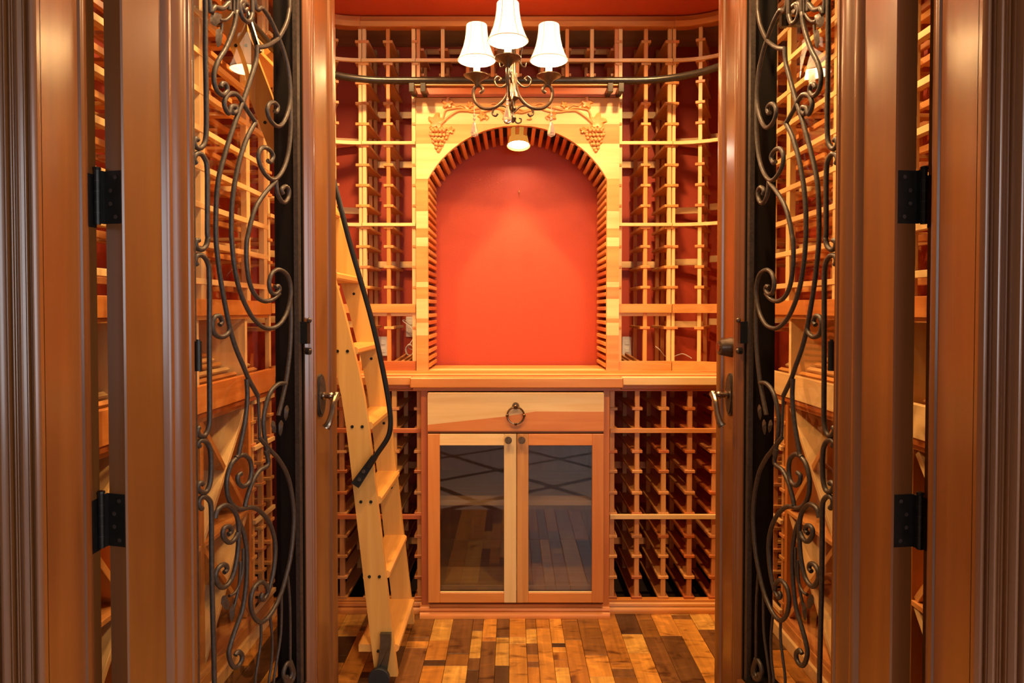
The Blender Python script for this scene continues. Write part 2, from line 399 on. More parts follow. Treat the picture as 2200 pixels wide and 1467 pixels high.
SCROLLS = [
 tr(4, [(180,0),(180,300),(185,600),(186,800),(178,890),(150,932),(120,925),(108,895),(120,872),(135,885)]),
 tr(4, [(122,1030),(108,1005),(118,975),(148,968),(175,1000),(190,1060),(192,1250),(192,1467)]) + tr(5, [(196,90),(182,145),(150,165),(122,148),(120,110),(140,105)]),
 tr(5, [(128,262),(115,235),(128,202),(165,205),(195,250),(205,330),(206,600),(206,900),(207,1200),(202,1280),(178,1335),(145,1335),(128,1305),(140,1285)]),
 tr(5, [(145,1405),(132,1390),(150,1368),(185,1375),(208,1415),(214,1467)]) + tr(6, [(216,100),(210,200),(185,262),(150,262),(132,230),(148,205),(165,215)]),
 tr(6, [(160,370),(140,350),(142,312),(168,292),(200,310),(216,365),(218,600),(222,900),(230,1200),(236,1467)]),
 tr(4, [(380,0),(376,70),(360,170),(310,300),(262,380),(236,455),(236,520),(256,575),(290,598),(318,570),(308,530),(285,528),(276,548)]),
 tr(4, [(345,690),(352,712),(375,700),(372,670),(345,672),(335,690),(325,715),(305,680),(300,640),(322,597),(368,590),(405,630),(440,690),(495,770)]),
 tr(4, [(495,770),(450,850),(412,950),(385,1050),(360,1180),(346,1320),(344,1467)]) + tr(5, [(346,100),(360,250),(390,400),(440,530),(500,620),(570,662),(640,642),(690,570),(716,470),(716,390),(692,320),(642,290),(602,312),(582,370),(592,430),(620,446),(646,420),(640,394),(620,402)]),
 tr(4, [(505,290),(500,380),(470,480),(430,600),(385,720),(340,850),(300,980),(266,1110),(250,1250),(246,1467)]) + tr(5, [(256,200),(280,380),(310,540),(335,660),(370,780),(420,900),(455,985),(512,1088)]),
 tr(5, [(512,1088),(517,1200),(522,1352)]),
 tr(5, [(522,1352),(560,1395),(600,1440)]) + tr(6, [(640,55),(690,140),(720,250),(736,380),(736,480),(720,650),(690,790),(650,920),(590,1035),(530,1085),(482,1040),(465,950),(486,870),(530,830),(565,850),(572,890)]),
 tr(4, [(712,0),(708,70),(690,150),(645,235),(610,265),(560,292),(505,298)]),
 tr(4, [(490,0),(540,50),(590,125),(640,235),(678,340),(706,460),(716,600),(702,700),(670,775),(635,797),(592,762),(570,700),(580,658),(610,645),(636,672),(628,705),(615,700)]),
 tr(4, [(716,600),(718,740),(716,850),(700,980),(665,1080),(612,1132),(560,1102),(522,1035),(515,970),(540,930),(580,940),(606,980),(592,1020),(572,1012)]),
 tr(4, [(625,1135),(635,1220),(670,1277),(700,1252),(706,1200),(685,1173),(660,1195),(668,1222)]),
 tr(4, [(625,1140),(560,1210),(500,1300),(466,1400),(452,1467)]) + tr(5, [(440,120),(440,250),(460,380),(500,460),(555,490),(605,478),(646,440)]),
 tr(4, [(205,0),(240,42),(290,52),(325,15),(330,0)]),
 tr(4, [(360,0),(350,80),(310,125),(270,125)]),
 tr(4, [(285,150),(280,200),(262,250)]),
 tr(4, [(440,60),(425,70),(412,45),(425,15),(445,30),(405,10),(398,60),(420,120),(455,135),(474,90),(476,0)]),
 tr(5, [(335,655),(322,692),(280,716),(236,692),(224,632),(240,590),(270,584),(286,618),(270,640)]),
 tr(5, [(716,470),(720,620),(716,760),(706,870),(688,1000),(662,1120),(640,1210)]),
 tr(5, [(690,1008),(640,1012),(592,1060),(562,1140),(546,1240),(552,1340),(575,1467)]),
 tr(5, [(440,980),(445,1100),(430,1250),(400,1400),(385,1467)]) + tr(6, [(345,85),(316,180),(320,280),(350,345),(400,372),(470,360),(532,392),(586,462),(616,560),(620,660),(606,780),(580,880),(550,940),(530,928),(540,905)]),
 tr(6, [(370,48),(420,30),(460,62),(470,135),(455,200),(420,228),(390,208),(384,165),(405,145)]),
 tr(6, [(560,0),(577,88),(520,130),(472,210),(442,300),(430,355)]),
 tr(6, [(240,430),(260,372),(310,345),(352,370),(380,420),(390,500),(386,620),(370,730),(340,822),(290,866),(252,832),(245,780),(270,732),(305,722),(316,750),(298,770)]),
 tr(6, [(384,520),(365,560),(330,582),(292,545),(295,495),(330,480),(345,510),(325,530)]),
 tr(6, [(390,450),(420,520),(438,620),(442,720),(436,850),(415,1000),(380,1100),(346,1200),(328,1280),(345,1350),(375,1367),(406,1332),(410,1290),(386,1270),(368,1292)]),
 tr(6, [(418,620),(412,780),(372,890),(330,918)]),
 tr(6, [(400,700),(392,850),(368,960),(352,1010)]),
 tr(6, [(530,1088),(530,1200),(512,1330),(494,1467)]),
 tr(6, [(588,1050),(602,1200),(596,1350),(580,1467)]),
 tr(6, [(660,900),(656,1150),(626,1350),(610,1467)]),
 tr(6, [(700,790),(714,1000),(715,1330)]),
 tr(6, [(690,1425),(705,1450),(725,1400),(705,1340),(680,1370),(670,1420),(690,1462),(725,1455),(738,1400),(716,1330)]),
]
LEAVES = [(4, 245, 120, 60, -40), (4, 265, 235, 55, 100), (5, 690, 1190, 50, 100), (5, 610, 1280, 45, 70), (5, 655, 1285, 50, 95), (6, 305, 960, 55, 60), (6, 350, 1020, 50, 95)]
def bump_profile(u0, u1, p):      # raised moulding across the leaf, front side
    pr = []
    n = 28
    for i in range(n + 1):
        t = i / n
        if t < .16: h = .55 * math.sin(t / .16 * PI / 2)
        elif t < .22: h = .50
        elif t < .52: h = .50 + .50 * math.sin((t - .22) / .30 * PI / 2)
        elif t < .60: h = .86
        elif t < .72: h = .80 + .22 * math.sin((t - .60) / .12 * PI)
        elif t < .84: h = .62 + .20 * math.sin((t - .72) / .12 * PI)
        else: h = .50 * (1 - (t - .84) / .16) + .08
        pr.append((u0 + (u1 - u0) * t, p * h))
    return pr
for m_ in (1, -1):
    loc, ang = LEAF[m_]; side = {1: 'left', -1: 'right'}[m_]
    d = thing('door_%d' % (1 if m_ == 1 else 2), 'open %s cellar door of dark stained wood with iron scrollwork over glass%s' % (side, '' if m_ == 1 else ', with the round deadbolt'), 'door', loc, ang); d['kind'] = 'structure'
    X = lambda s: m_ * s
    def lb(name, s0, s1, t0, t1, z0, z1, mat, par=d, b=.0015, m_=m_): return bx(name, m_ * s0, m_ * s1, t0, t1, z0, z1, mat, par, b=b, local=True)
    def lo(name, mb, mat, par=d, ang=35, m_=m_):
        if m_ < 0:
            mb.v = [(-x, y, z) for x, y, z in mb.v]; mb.f = [f[::-1] for f in mb.f]
        me = mb.mesh(name, mat, ang=ang); o = bpy.data.objects.new(name, me); C.objects.link(o); o.parent = par; return o
    lb('stile', 0, O0 - .012, 0, DT, 0, DH, 'alder_', b=.003)
    lb('stile', O1 + .012, DW, 0, DT, 0, DH, 'alder_', b=.003)
    lb('bottom_rail', O0 - .012, O1 + .012, 0, DT, 0, ZB, 'alder_x'); lb('top_rail', O0 - .012, O1 + .012, 0, DT, ZT, DH, 'alder_x')
    # raised mouldings, front and back, on both sides of the opening
    lo('moulding', MB().prism([(u, -h) for u, h in bump_profile(.098, O0, .020)] + [(O0, .004), (.098, .004)], ZB - .08, ZT + .08), 'alder_z', ang=25)
    lo('moulding', MB().prism([(u, -h) for u, h in bump_profile(O1 + .058, O1, .016)][::-1] + [(O1 + .058, .004), (O1, .004)], ZB - .08, ZT + .08), 'alder_z', ang=25)
    lo('moulding', MB().prism([(ZB - .09 + (u - .098) , -h) for u, h in bump_profile(.098, O0, .018)] + [(ZB, .004), (ZB - .09, .004)], O0, O1, 'x').add([], []) if False else MB().box(O0, O1, -.014, .004, ZB - .075, ZB), 'alder_x')
    lo('moulding', MB().box(O0, O1, -.014, .004, ZT, ZT + .075), 'alder_x')
    # lock edge strip
    lo('edge_strip', MB().prism([(DW - .030, 0), (DW - .028, -.006), (DW - .022, -.010), (DW - .004, -.010), (DW + .001, -.006), (DW + .001, 0)], 0, DH), 'alder_z')
    # dark iron liner, grille frame and glass
    gr = lo('iron_frame', MB().box(O0 - .012, O0 + .004, 0.002, .092, ZB, ZT).box(O1 - .004, O1 + .012, 0.002, .092, ZB, ZT).box(O0, O1, 0.002, .092, ZB - .01, ZB + .006).box(O0, O1, .002, .092, ZT - .006, ZT + .01), 'liner')
    lo('glass_pane', MB().box(O0 + .004, O1 - .004, .078, .084, ZB + .006, ZT - .006), 'glass')
    gg = lo('iron_grille', MB().box(O0 + .004, O0 + .014, .006, .018, ZB, ZT).box(O1 - .022, O1 - .008, .004, .018, ZB, ZT), 'iron')
    for pl in SCROLLS:
        q = [toleaf(*p) for p in pl]
        if pl[0][1] <= 1: q.insert(0, (q[0][0], ZT))
        if pl[-1][1] <= 1: q.append((q[-1][0], ZT))
        if pl[-1][1] >= 1466: q.append((q[-1][0], ZB))
        q = [(min(max(s, O0 + .008), O1 - .012), z) for s, z in q]
        pts = smooth([(s, TIRON, z) for s, z in q], 4)
        n = len(pts); thin = len(pl) <= 4
        rr = [(.0038 if thin else .0060)] * n
        lo('scroll', MB().tube(pts, rr, 7), 'iron', gg, ang=60)
    for z_, x_, y_, ln, a in LEAVES:
        px, py = tr(z_, [(x_, y_)])[0]; s, z = toleaf(px, py)
        if s > O1 - .03: s = O1 - .03
        l = ln / 2.9333 / 1467 * 1.75 * 1.0; ca, sa = math.cos(math.radians(-a)), math.sin(math.radians(-a))
        vs = []; fs = []; n = 12
        for i in range(n):
            th = 2 * PI * i / n; r_ = (1 + .12 * math.cos(6 * th)); u = l * math.cos(th) * (1.15 if math.cos(th) > 0 else 1); v = l * .55 * math.sin(th) * r_ * (1 - .3 * max(0, math.cos(th)))
            vs.append((s + u * ca - v * sa, TIRON, z + u * sa + v * ca))
        vs += [(s, TIRON - .006, z), (s, TIRON + .004, z)]
        fs = [((i + 1) % n, i, n) for i in range(n)] + [(i, (i + 1) % n, n + 1) for i in range(n)]
        lo('leaf', MB().add(vs, fs), 'iron', gg, ang=20)
    # hinges on the leaf edge
    for y0, y1 in ((377, 490), (1068, 1180)):
        z0, z1 = PZ(y1, 1.345), PZ(y0, 1.345)
        hg = lo('hinge', MB().box(-.0015, .0002, .004, DT, z0, z1).lathe([(.0062, z0 - .002), (.0062, z1 + .002)], (-.011, DT + .006, 0), 12).lathe([(.004, z1), (.0075, z1 + .002), (.007, z1 + .006), (.002, z1 + .008)], (-.011, DT + .006, 0), 10).box(-.011, .0005, DT - .002, DT + .003, z0, z1), 'black_metal')
        hw = z1 - z0
        for k in range(4): lo('screw', MB().lathe([(.0042, 0), (.0042, .0012), (.002, .0022)], (-.0035, (.016, .028, .028, .016)[k], z0 + hw * (k + .5) / 4), 10, 'x'), 'iron', hg)
        for k in (1, 2, 3, 4): lo('knuckle_ring', MB().lathe([(.0066, 0), (.0066, .001)], (-.011, DT + .006, z0 + hw * k / 5), 12), 'iron', hg)
    # barrel hinge and latch of the glass frame
    zb0, zb1 = toleaf(420, 795)[1], toleaf(420, 732)[1]
    lo('glass_hinge', MB().lathe([(.0075, zb0), (.0075, zb1)], (O0 + .000, -.010, 0), 12).lathe([(.0045, zb1), (.0045, zb1 + .004)], (O0, -.010, 0), 10), 'black_metal')
    zl0, zl1 = toleaf(640, 765)[1], toleaf(640, 688)[1]; sl = O1 - .008
    lt = lo('latch', MB().box(sl - .006, sl + .010, -.018, .004, zl0 + .035, zl1 - .004), 'black_metal')
    for zz in (zl0 + .014, zl1): lo('latch_knob', MB().ball((sl + .002, -.020, zz), .0075, 8), 'bronze', lt)
    lo('latch_ring', MB().lathe([(.010, -.008), (.010, .004)], (sl + .002, -.014, zl0 + .014), 10, 'y'), 'black_metal', lt)
    # handle
    sh, zh = toleaf(676, 852, 0.0); sh = .704
    pr = []
    pl = lo('handle_plate', MB().prism([(sh + .024 * math.cos(2 * PI * i / 24), zh + .064 * math.sin(2 * PI * i / 24)) for i in range(24)], -.006, 0, 'y').prism([(sh + .019 * math.cos(2 * PI * i / 24), zh + .056 * math.sin(2 * PI * i / 24)) for i in range(24)], -.010, -.006, 'y'), 'iron')
    lo('handle_neck', MB().lathe([(.011, -.010), (.012, -.016), (.008, -.019), (.008, -.030), (.0115, -.034), (.0115, -.040), (.008, -.044), (.008, -.052), (.012, -.056), (.006, -.060)][::-1], (sh, 0, zh), 14, 'y'), 'nickel', pl)
    hp = smooth([(sh + .006, -.054, zh + .004), (sh - .004, -.055, zh - .004), (sh - .020, -.057, zh - .020), (sh - .034, -.058, zh - .050), (sh - .046, -.056, zh - .072), (sh - .050, -.050, zh - .084)], 4)
    lo('lever', MB().tube(hp, [.0125 - .004 * math.sin(PI * i / (len(hp) - 1)) for i in range(len(hp))], 10), 'nickel', pl)
    if m_ < 0:
        zd = toleaf(676, 748, 0.0)[1]
        db = lo('deadbolt', MB().lathe([(.030, -.004), (.030, 0)][::1], (sh, 0, zd), 20, 'y').lathe([(.019, -.040), (.022, -.038), (.029, -.004)], (sh, 0, zd), 20, 'y'), 'bronze')
        lo('keyhole_plug', MB().lathe([(.011, -.042), (.011, -.039)], (sh, 0, zd), 16, 'y'), 'nickel', db)

# ------------------------------------------------------------------ back wall furniture
def xo(px, Y): return PX(px, Y)
# --- centre cabinet
ZB0 = PZ(1300, D1)               # top of the base moulding
cab = thing('cabinet', 'cedar cabinet with one wide drawer and two glass doors under the arch', 'cabinet', (XC, D1 + .2, 0))
cx0, cx1 = PX(905, D1), PX(1309, D1); fx0, fx1 = PX(919, D1), PX(1297, D1)
ztop = ZC - .040
DB = D3 - .02
bx('side_panel', cx0, cx0 + .02, D1 + .002, DB, 0.02, ztop, 'red_z', cab); bx('side_panel', cx1 - .02, cx1, D1 + .002, DB, 0.02, ztop, 'red_z', cab)
bx('face_stile', cx0, fx0 + .002, D1 - .018, D1 + .002, 0.02, ztop, 'red_', cab); bx('face_stile', fx1 - .002, cx1, D1 - .018, D1 + .002, 0.02, ztop, 'red_', cab)
zd0, zd1 = PZ(926, D1 - .02), PZ(842, D1 - .02)
bx('face_rail', fx0, fx1, D1 - .016, D1 + .002, zd1 + .003, ztop, 'red_', cab); bx('face_rail', fx0, fx1, D1 - .014, D1 + .002, zd0 - .006, zd0 + .004, 'red_', cab)
bx('face_rail', fx0, fx1, D1 - .016, D1 + .002, 0.02, PZ(1292, D1) - .003, 'red_', cab)
bx('back_panel', cx0, cx1, DB - .012, DB, 0.02, ztop, 'red_z', cab)
bx('bottom_panel', cx0 + .02, cx1 - .02, D1 + .004, DB - .012, PZ(1258, D1) - .02, PZ(1258, D1), 'pale_x', cab)
zs = PZ(1085, D1)
bx('shelf', cx0 + .02, cx1 - .02, D1 + .03, DB - .012, zs - .010, zs + .010, 'pale_x', cab)
bx('divider_panel', cx0 + .02, cx1 - .02, D1 + .004, DB - .012, zd0 - .012, zd0 - .002, 'mid_x', cab)
# drawer with a two-tone front
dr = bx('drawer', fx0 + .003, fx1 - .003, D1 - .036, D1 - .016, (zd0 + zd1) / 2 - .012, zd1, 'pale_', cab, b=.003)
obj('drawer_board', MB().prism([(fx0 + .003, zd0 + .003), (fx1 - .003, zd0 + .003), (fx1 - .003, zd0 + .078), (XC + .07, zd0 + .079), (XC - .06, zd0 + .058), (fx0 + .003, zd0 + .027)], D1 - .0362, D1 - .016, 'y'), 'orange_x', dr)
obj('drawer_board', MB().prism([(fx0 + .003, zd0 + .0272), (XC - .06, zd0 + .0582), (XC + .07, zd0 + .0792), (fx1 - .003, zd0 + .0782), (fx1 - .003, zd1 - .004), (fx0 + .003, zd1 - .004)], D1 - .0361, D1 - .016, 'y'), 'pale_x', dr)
zr = PZ(893, D1 - .05); xr = PX(1108, D1 - .05); rr = .0325
rg = obj('ring_pull', MB().tube([(xr + rr * math.cos(2 * PI * i / 28), D1 - .046, zr + rr * math.sin(2 * PI * i / 28)) for i in range(28)], .0036, 8, True), 'antique', dr)
mbp = MB().lathe([(.012, -.010), (.014, -.004), (.014, 0)], (xr, D1 - .036, zr + rr + .004), 14, 'y').ball((xr, D1 - .048, zr + rr + .002), .009, 8)
for a in (0, PI, -PI / 2): mbp.ball((xr + rr * math.cos(a), D1 - .047, zr + rr * math.sin(a)), .0065, 8)
obj('ring_mount', mbp, 'antique', rg)
# glass doors
xm = PX(1110, D1)
zq0, zq1 = PZ(1291, D1 - .02), PZ(931, D1 - .02); gz0, gz1 = PZ(1270, D1 - .02), PZ(955, D1 - .02)
for k, (a, b_, g0, g1, kx) in enumerate(((fx0 + .003, xm - .0012, PX(946, D1), PX(1083, D1), 1092), (xm + .0012, fx1 - .003, PX(1135, D1), PX(1271, D1), 1121))):
    dn = bx('cabinet_door', a, g0, D1 - .036, D1 - .016, zq0, zq1, 'orange_' if k == 0 else 'mid_', cab)
    bx('door_stile', g1, b_, D1 - .036, D1 - .016, zq0, zq1, ('pale_', 'orange_')[k], dn)
    bx('door_rail', g0, g1, D1 - .0355, D1 - .016, gz1, zq1, ('pale_', 'orange_')[k], dn); bx('door_rail', g0, g1, D1 - .0355, D1 - .016, zq0, gz0, 'orange_', dn)
    bx('pane', g0 - .001, g1 + .001, D1 - .028, D1 - .024, gz0 - .001, gz1 + .001, 'cabinet_glass', dn, b=.0003)
    bx('glass_bead', g0, g1, D1 - .034, D1 - .028, gz0, gz0 + .004, 'pale_', dn)
    kz = PZ(945, D1 - .05)
    obj('knob', MB().lathe([(.014, -.026), (.0145, -.022), (.012, -.016), (.006, -.013), (.006, -.004), (.010, -.002), (.010, 0)], (PX(kx, D1 - .05), D1 - .036, kz), 16, 'y'), 'antique', dn)

# --- base moulding along the back (structure)
for i, (n_, a, b_, yf) in enumerate((('baseboard_back', cx0 - .005, cx1 + .002, D1 - .022), ('baseboard_back_left', -SX, cx0 - .006, DL - .012), ('baseboard_back_right', cx1 + .003, SX, DL - .012))):
    pr = [(yf + .03, .0), (yf - .012, 0), (yf - .012, .012), (yf - .010, .018), (yf - .006, .022), (yf, .026), (yf - .004, .032), (yf - .002, .040), (yf + .004, .046), (yf + .004, .054), (yf + .010, .056), (yf + .03, .056)]
    pr = [(p, q * .9) for p, q in pr]
    o = obj(n_, MB().prism(pr, a, b_, 'x'), 'orange_x'); struct(o, 'stepped cedar base moulding %s' % ('under the glass-doored cabinet', 'under the lower rack behind the ladder', 'under the lower right bottle rack')[i], 'baseboard')

# --- counter tops
ct = thing('countertop', 'cedar strip countertop stepping forward over the glass-doored cabinet', 'countertop', (XC, D2, ZC))
yf = D1 - .045; tx0, tx1 = PX(893, yf), PX(1340, yf)
tx0 = PX(880, yf); 
tones = ['mid_x', 'red_x', 'pale_x', 'mid_x', 'red_x', 'mid_x', 'pale_x', 'mid_x']
yy = yf + .0; kk = 0
bx('front_strip', tx0, tx1, yf, yf + .022, ZC - .040, ZC, 'orange_x', ct, b=.004)
bx('under_moulding', tx0 + .01, tx1 - .01, yf + .010, yf + .03, ZC - .052, ZC - .040, 'red_x', ct)
yy = yf + .022
for kk, wd in enumerate((.045, .055, .03, .07, .06, .05, .08, .09, .10)):
    y2 = min(yy + wd, D3)
    yfl = DL - .02
    bx('strip', tx0 + .002 if y2 < yfl + .03 else -SX + .0, tx1 - .002 if y2 < yfl + .03 else SX, yy, y2 - .0008, ZC - .024, ZC - (.0 if kk % 2 else .0006), tones[kk % 8], ct)
    yy = y2
    if yy >= D3: break
for a, b_, mt in ((-SX, tx0 - .001, 'mid_x'), (tx1 + .001, SX, 'pale_x')):
    bx('side_front_strip', a, b_, DL - .035, DL - .005, ZC - .034, ZC - .001, mt, ct, b=.003)
    bx('side_under_strip', a, b_, DL - .02, DL, ZC - .050, ZC - .034, 'red_x', ct)

# --- lower racks
def rest(x, y0, y1, z, par, mat='cedar_y', w_=.042, h=.012, name='bottle_rest'):
    return bx(name, x - w_ / 2, x + w_ / 2, y0, y1, z - h / 2, z + h / 2, mat, par, b=.0015)
def lower_rack(side, label):
    t = thing('wine_rack', label, 'wine rack', (XC + side * .55, DL + .2, 0.05), group='lower bottle racks beside the cabinet')
    pxs = [1316, 1370, 1427.5, 1484, 1538, 1592] if side > 0 else [2 * 1108 - p for p in (1316, 1370, 1427.5, 1484, 1538, 1592)]
    zt = ZC - .052; z0 = PZ(1293, DL)
    xsx = [PX(p, DL) for p in pxs]
    for i, x in enumerate(xsx):
        bx('post', x - .0095, x + .0095, DL, DL + .018, z0, zt, 'cedar_z', t)
        bx('back_post', x - .0095, x + .0095, DL + .30, DL + .318, z0, zt, 'cedar_z', t)
        zr = PZ(878, DL)
        for py in (878, 922, 970, 1013, 1059, 1104, 1152, 1195, 1240, 1284):
            rest(x, DL - .003, DL + .46, PZ(py, DL), t, random.choice(['cedar_y', 'mid_y', 'red_y']))
    a, b_ = min(xsx) - .0095, max(xsx) + .0095
    for j, py in enumerate((925, 1110)):
        zz = PZ(py, DL - .01); bx('rail', a, b_, DL - .014, DL, zz - .009, zz + .009, 'pale_x' if (side > 0 and j == 1) else ('mid_x' if side > 0 else 'red_x'), t)
    bx('bottom_rail', a, b_, DL - .014, DL + .01, z0 - .022, z0, 'pale_x' if side > 0 else 'red_x', t)
    bx('bottom_board', a, b_, DL + .0, DL + .02, 0.03, z0 - .022, 'red_x', t)
    bx('top_rail', a, b_, DL - .006, DL + .01, zt - .008, zt, 'red_x', t)
    bx('back_batten', a, b_, DL + .32, DL + .335, .16, .19, 'cedar_x', t); bx('back_batten', a, b_, DL + .32, DL + .335, .5, .53, 'cedar_x', t)
    return t
lower_rack(1, 'pale cedar lower bottle rack right of the glass-doored cabinet')
lower_rack(-1, 'reddish cedar lower bottle rack behind the leaning ladder')

# --- upper racks
ZR = [PZ(p, D2) for p in (131, 308, 483)]       # thin front rails
ZTOPR = PZ(62, D2)
zrow = []
step = (ZR[0] - ZR[2]) / 8
for k in range(-5, 12):
    zz = ZR[0] - k * step
    zrow.append(zz)
zbase1, zbase0 = PZ(653, D2), PZ(672, D2)
def upper_rack(side, label):
    t = thing('wine_rack', label, 'wine rack', (XC + side * .55, D2 + .15, ZC), group='upper bottle racks flanking the arch')
    offs = [PX(1331.5, D2) - XC, PX(1386, D2) - XC, PX(1437, D2) - XC]
    xs_ = [XC + side * o for o in offs]
    for i, x in enumerate(xs_):
        mt = ['pale_z', 'orange_z' if side < 0 else 'mid_z', 'pale_z'][i]
        hw = .0082
        bx('post', x - hw, x + hw, D2 - .001, D2 + .018, ZC, ZTOPR, mt, t)
        bx('back_post', x - hw, x + hw, D2 + .235, D2 + .255, ZC, ZTOPR, 'cedar_z', t)
        for k in range(-1, 14):
            zz = ZR[0] - k * step
            if zz > ZTOPR - .03 or zz < ZC + .06 or abs(zz - zbase1) < .045: continue
            rest(x + (-side * .008 if i == 0 else 0), D2 - .004, D2 + .27, zz - (.006 if k % 4 else .012), t, random.choice(['cedar_y', 'mid_y']), w_=.042 if i else .028)
    a, b_ = sorted((xs_[0] - side * .0085, xs_[2] + side * .009))
    for zz in ZR: bx('rail', a, b_, D2 - .013, D2 - .001, zz - .007, zz + .007, 'pale_x', t)
    bx('base_rail', a, b_, D2 - .014, D2 - .001, zbase0, zbase1, 'mid_x', t)
    bx('shelf_board', a, b_, D2 + .002, D2 + .05, zbase0 - .014, zbase0, 'pale_x', t)
    bx('base_board', a, b_, D2 - .014, D2 - .001, ZC, PZ(775, D2), 'red_x' if side < 0 else 'mid_x', t)
    for zz in (PZ(352, 3.19), PZ(568, 3.19), PZ(245, 3.19)): bx('back_batten', a, b_, D2 + .256, D2 + .27, zz - .015, zz + .015, 'pale_x', t)
    # sloping display slats at the counter
    for q in (.028, .052, .083): 
        x = xs_[0] + side * q
        o = bx('slope_slat', x - .006, x + .006, D2 + .02, D2 + .26, ZC + .035, ZC + .047, 'mid_y', t); o.rotation_euler = (.10, 0, side * .10)
    return t
upper_rack(-1, 'tall cedar bottle rack left of the arch, partly behind the ladder')
upper_rack(1, 'tall cedar bottle rack right of the arch')

# --- centre rack over the arch
t = thing('wine_rack', 'short row of cedar bottle cells above the carved arch', 'wine rack', (XC, D2 + .15, PZ(190, D2)))
cz0 = PZ(186, D2)
for i in range(9):
    x = PX(899 + i * (1324 - 899) / 8, D2)
    if i == 0: x += .002
    if i == 8: x -= .002
    bx('post', x - .0078, x + .0078, D2, D2 + .018, cz0, ZTOPR, ['mid_z', 'pale_z', 'cedar_z'][i % 3], t)
    bx('back_post', x - .0078, x + .0078, D2 + .235, D2 + .255, cz0, ZTOPR, 'cedar_z', t)
    for k in (-.35, .55): 
        zz = ZR[0] - k * step * 1.0 + (.03 if k < 0 else 0)
        rest(x, D2 + .03, D2 + .27, zz, t, 'cedar_y', w_=.040)
bx('rail', PX(899, D2) - .008, PX(1324, D2) + .008, D2 - .013, D2 - .001, ZR[0] - .007, ZR[0] + .007, 'pale_x', t)
for zz in (PZ(108, 3.19), PZ(128, 3.19)): bx('back_batten', PX(899, D2), PX(1324, D2), D2 + .256, D2 + .27, zz - .012, zz + .012, 'cedar_x', t)

# --- curved corner racks
def arc(side, R, a0=0, a1=90, n=12, cy=YC):
    xc = side * (SXS[side] - RC)
    return [(xc + side * R * math.sin(math.radians(a0 + (a1 - a0) * i / n)), cy + R * math.cos(math.radians(a0 + (a1 - a0) * i / n))) for i in range(n + 1)]
for side in (-1, 1):
    t = thing('wine_rack', 'cedar bottle rack curving around the back %s corner' % ('left', 'right')[side > 0], 'wine rack', (side * (SXS[side] - RC), YC + .2, ZC), group='curved corner racks')
    for i, a in enumerate((1.2, 22, 43.5, 65, 86.5)):
        ar = math.radians(a); u = Vector((side * math.sin(ar), math.cos(ar), 0)); c = Vector((side * (SXS[side] - RC), YC, 0))
        rz = -side * ar
        def rb(name, r0, r1, w_, z0, z1, mat):
            p = c + u * (r0 + r1) / 2
            return link(name, bevbox(name, (w_, r1 - r0, z1 - z0), mat), t, (p.x, p.y, (z0 + z1) / 2), (0, 0, rz))
        rb('post', RC, RC + .018, .016 if i else .014, ZC, ZTOPR, 'pale_z')
        rb('back_post', RC + .23, RC + .25, .018, ZC, ZTOPR, 'cedar_z')
        for k in range(-1, 14):
            zz = ZR[0] - k * step
            if zz > ZTOPR - .03 or zz < ZC + .06 or abs(zz - zbase1) < .045: continue
            rb('bottle_rest', RC - .004, RC + .255, .040, zz - .012, zz, random.choice(['cedar_y', 'mid_y']))
    def cs(name, r0, r1, z0, z1, mat): return obj(name, MB().strip(arc(side, r0), arc(side, r1), z0, z1) if side > 0 else MB().strip(arc(side, r1), arc(side, r0), z0, z1), mat, t)
    for zz in ZR: cs('rail', RC - .013, RC - .001, zz - .007, zz + .007, 'pale_x')
    cs('base_rail', RC - .014, RC - .001, zbase0, zbase1, 'mid_x'); cs('base_board', RC - .014, RC - .001, ZC, PZ(775, D2), 'mid_x')
    for a in (12, 33, 54, 75):
        for zz in (1.42, 1.66, 1.98, 1.13):
            ar = math.radians(a); u = Vector((side * math.sin(ar), math.cos(ar), 0)); p = Vector((side * (SXS[side] - RC), YC, 0)) + u * (RC + .26)
            link('back_batten', bevbox('back_batten', (.19, .012, .03), 'pale_x'), t, (p.x, p.y, zz + a * .0006), (0, 0, -side * ar))

# --- crown trim round the top of the racks
t = thing('trim_3', 'reddish cedar crown board running round the top of the racks', 'trim', (0, D2, ZTOPR)); t['kind'] = 'structure'
bx('crown_board', -(SXS[-1] - RC), SXS[1] - RC, D2 - .020, D2 + .02, ZTOPR, ZCEIL - .004, 'red_x', t)
bx('crown_lip', -(SXS[-1] - RC), SXS[1] - RC, D2 - .030, D2 - .018, ZTOPR, ZTOPR + .022, 'mid_x', t)
bx('top_panel', -(SXS[-1] + .019), SXS[1] + .019, D2 + .021, D3 - .002, ZCEIL - .012, ZCEIL - .002, 'tan_x', t)
for side in (-1, 1):
    A = (arc(side, RC - .020), arc(side, RC + .02)); A = A if side > 0 else A[::-1]
    obj('crown_board', MB().strip(A[0], A[1], ZTOPR, ZCEIL - .004), 'red_x', t)
    A = (arc(side, RC - .030), arc(side, RC - .018)); A = A if side > 0 else A[::-1]
    obj('crown_lip', MB().strip(A[0], A[1], ZTOPR, ZTOPR + .022), 'mid_x', t)
    bx('top_panel', side * (SXS[side] + .02), side * (WX - .002), YW1 + .02, D3 - .002, ZCEIL - .012, ZCEIL - .002, 'tan_y', t)
    bx('crown_board', side * (SXS[side] - .02), side * (SXS[side] + .02), YW1 + .02, YC, ZTOPR, ZCEIL - .004, 'red_y', t)

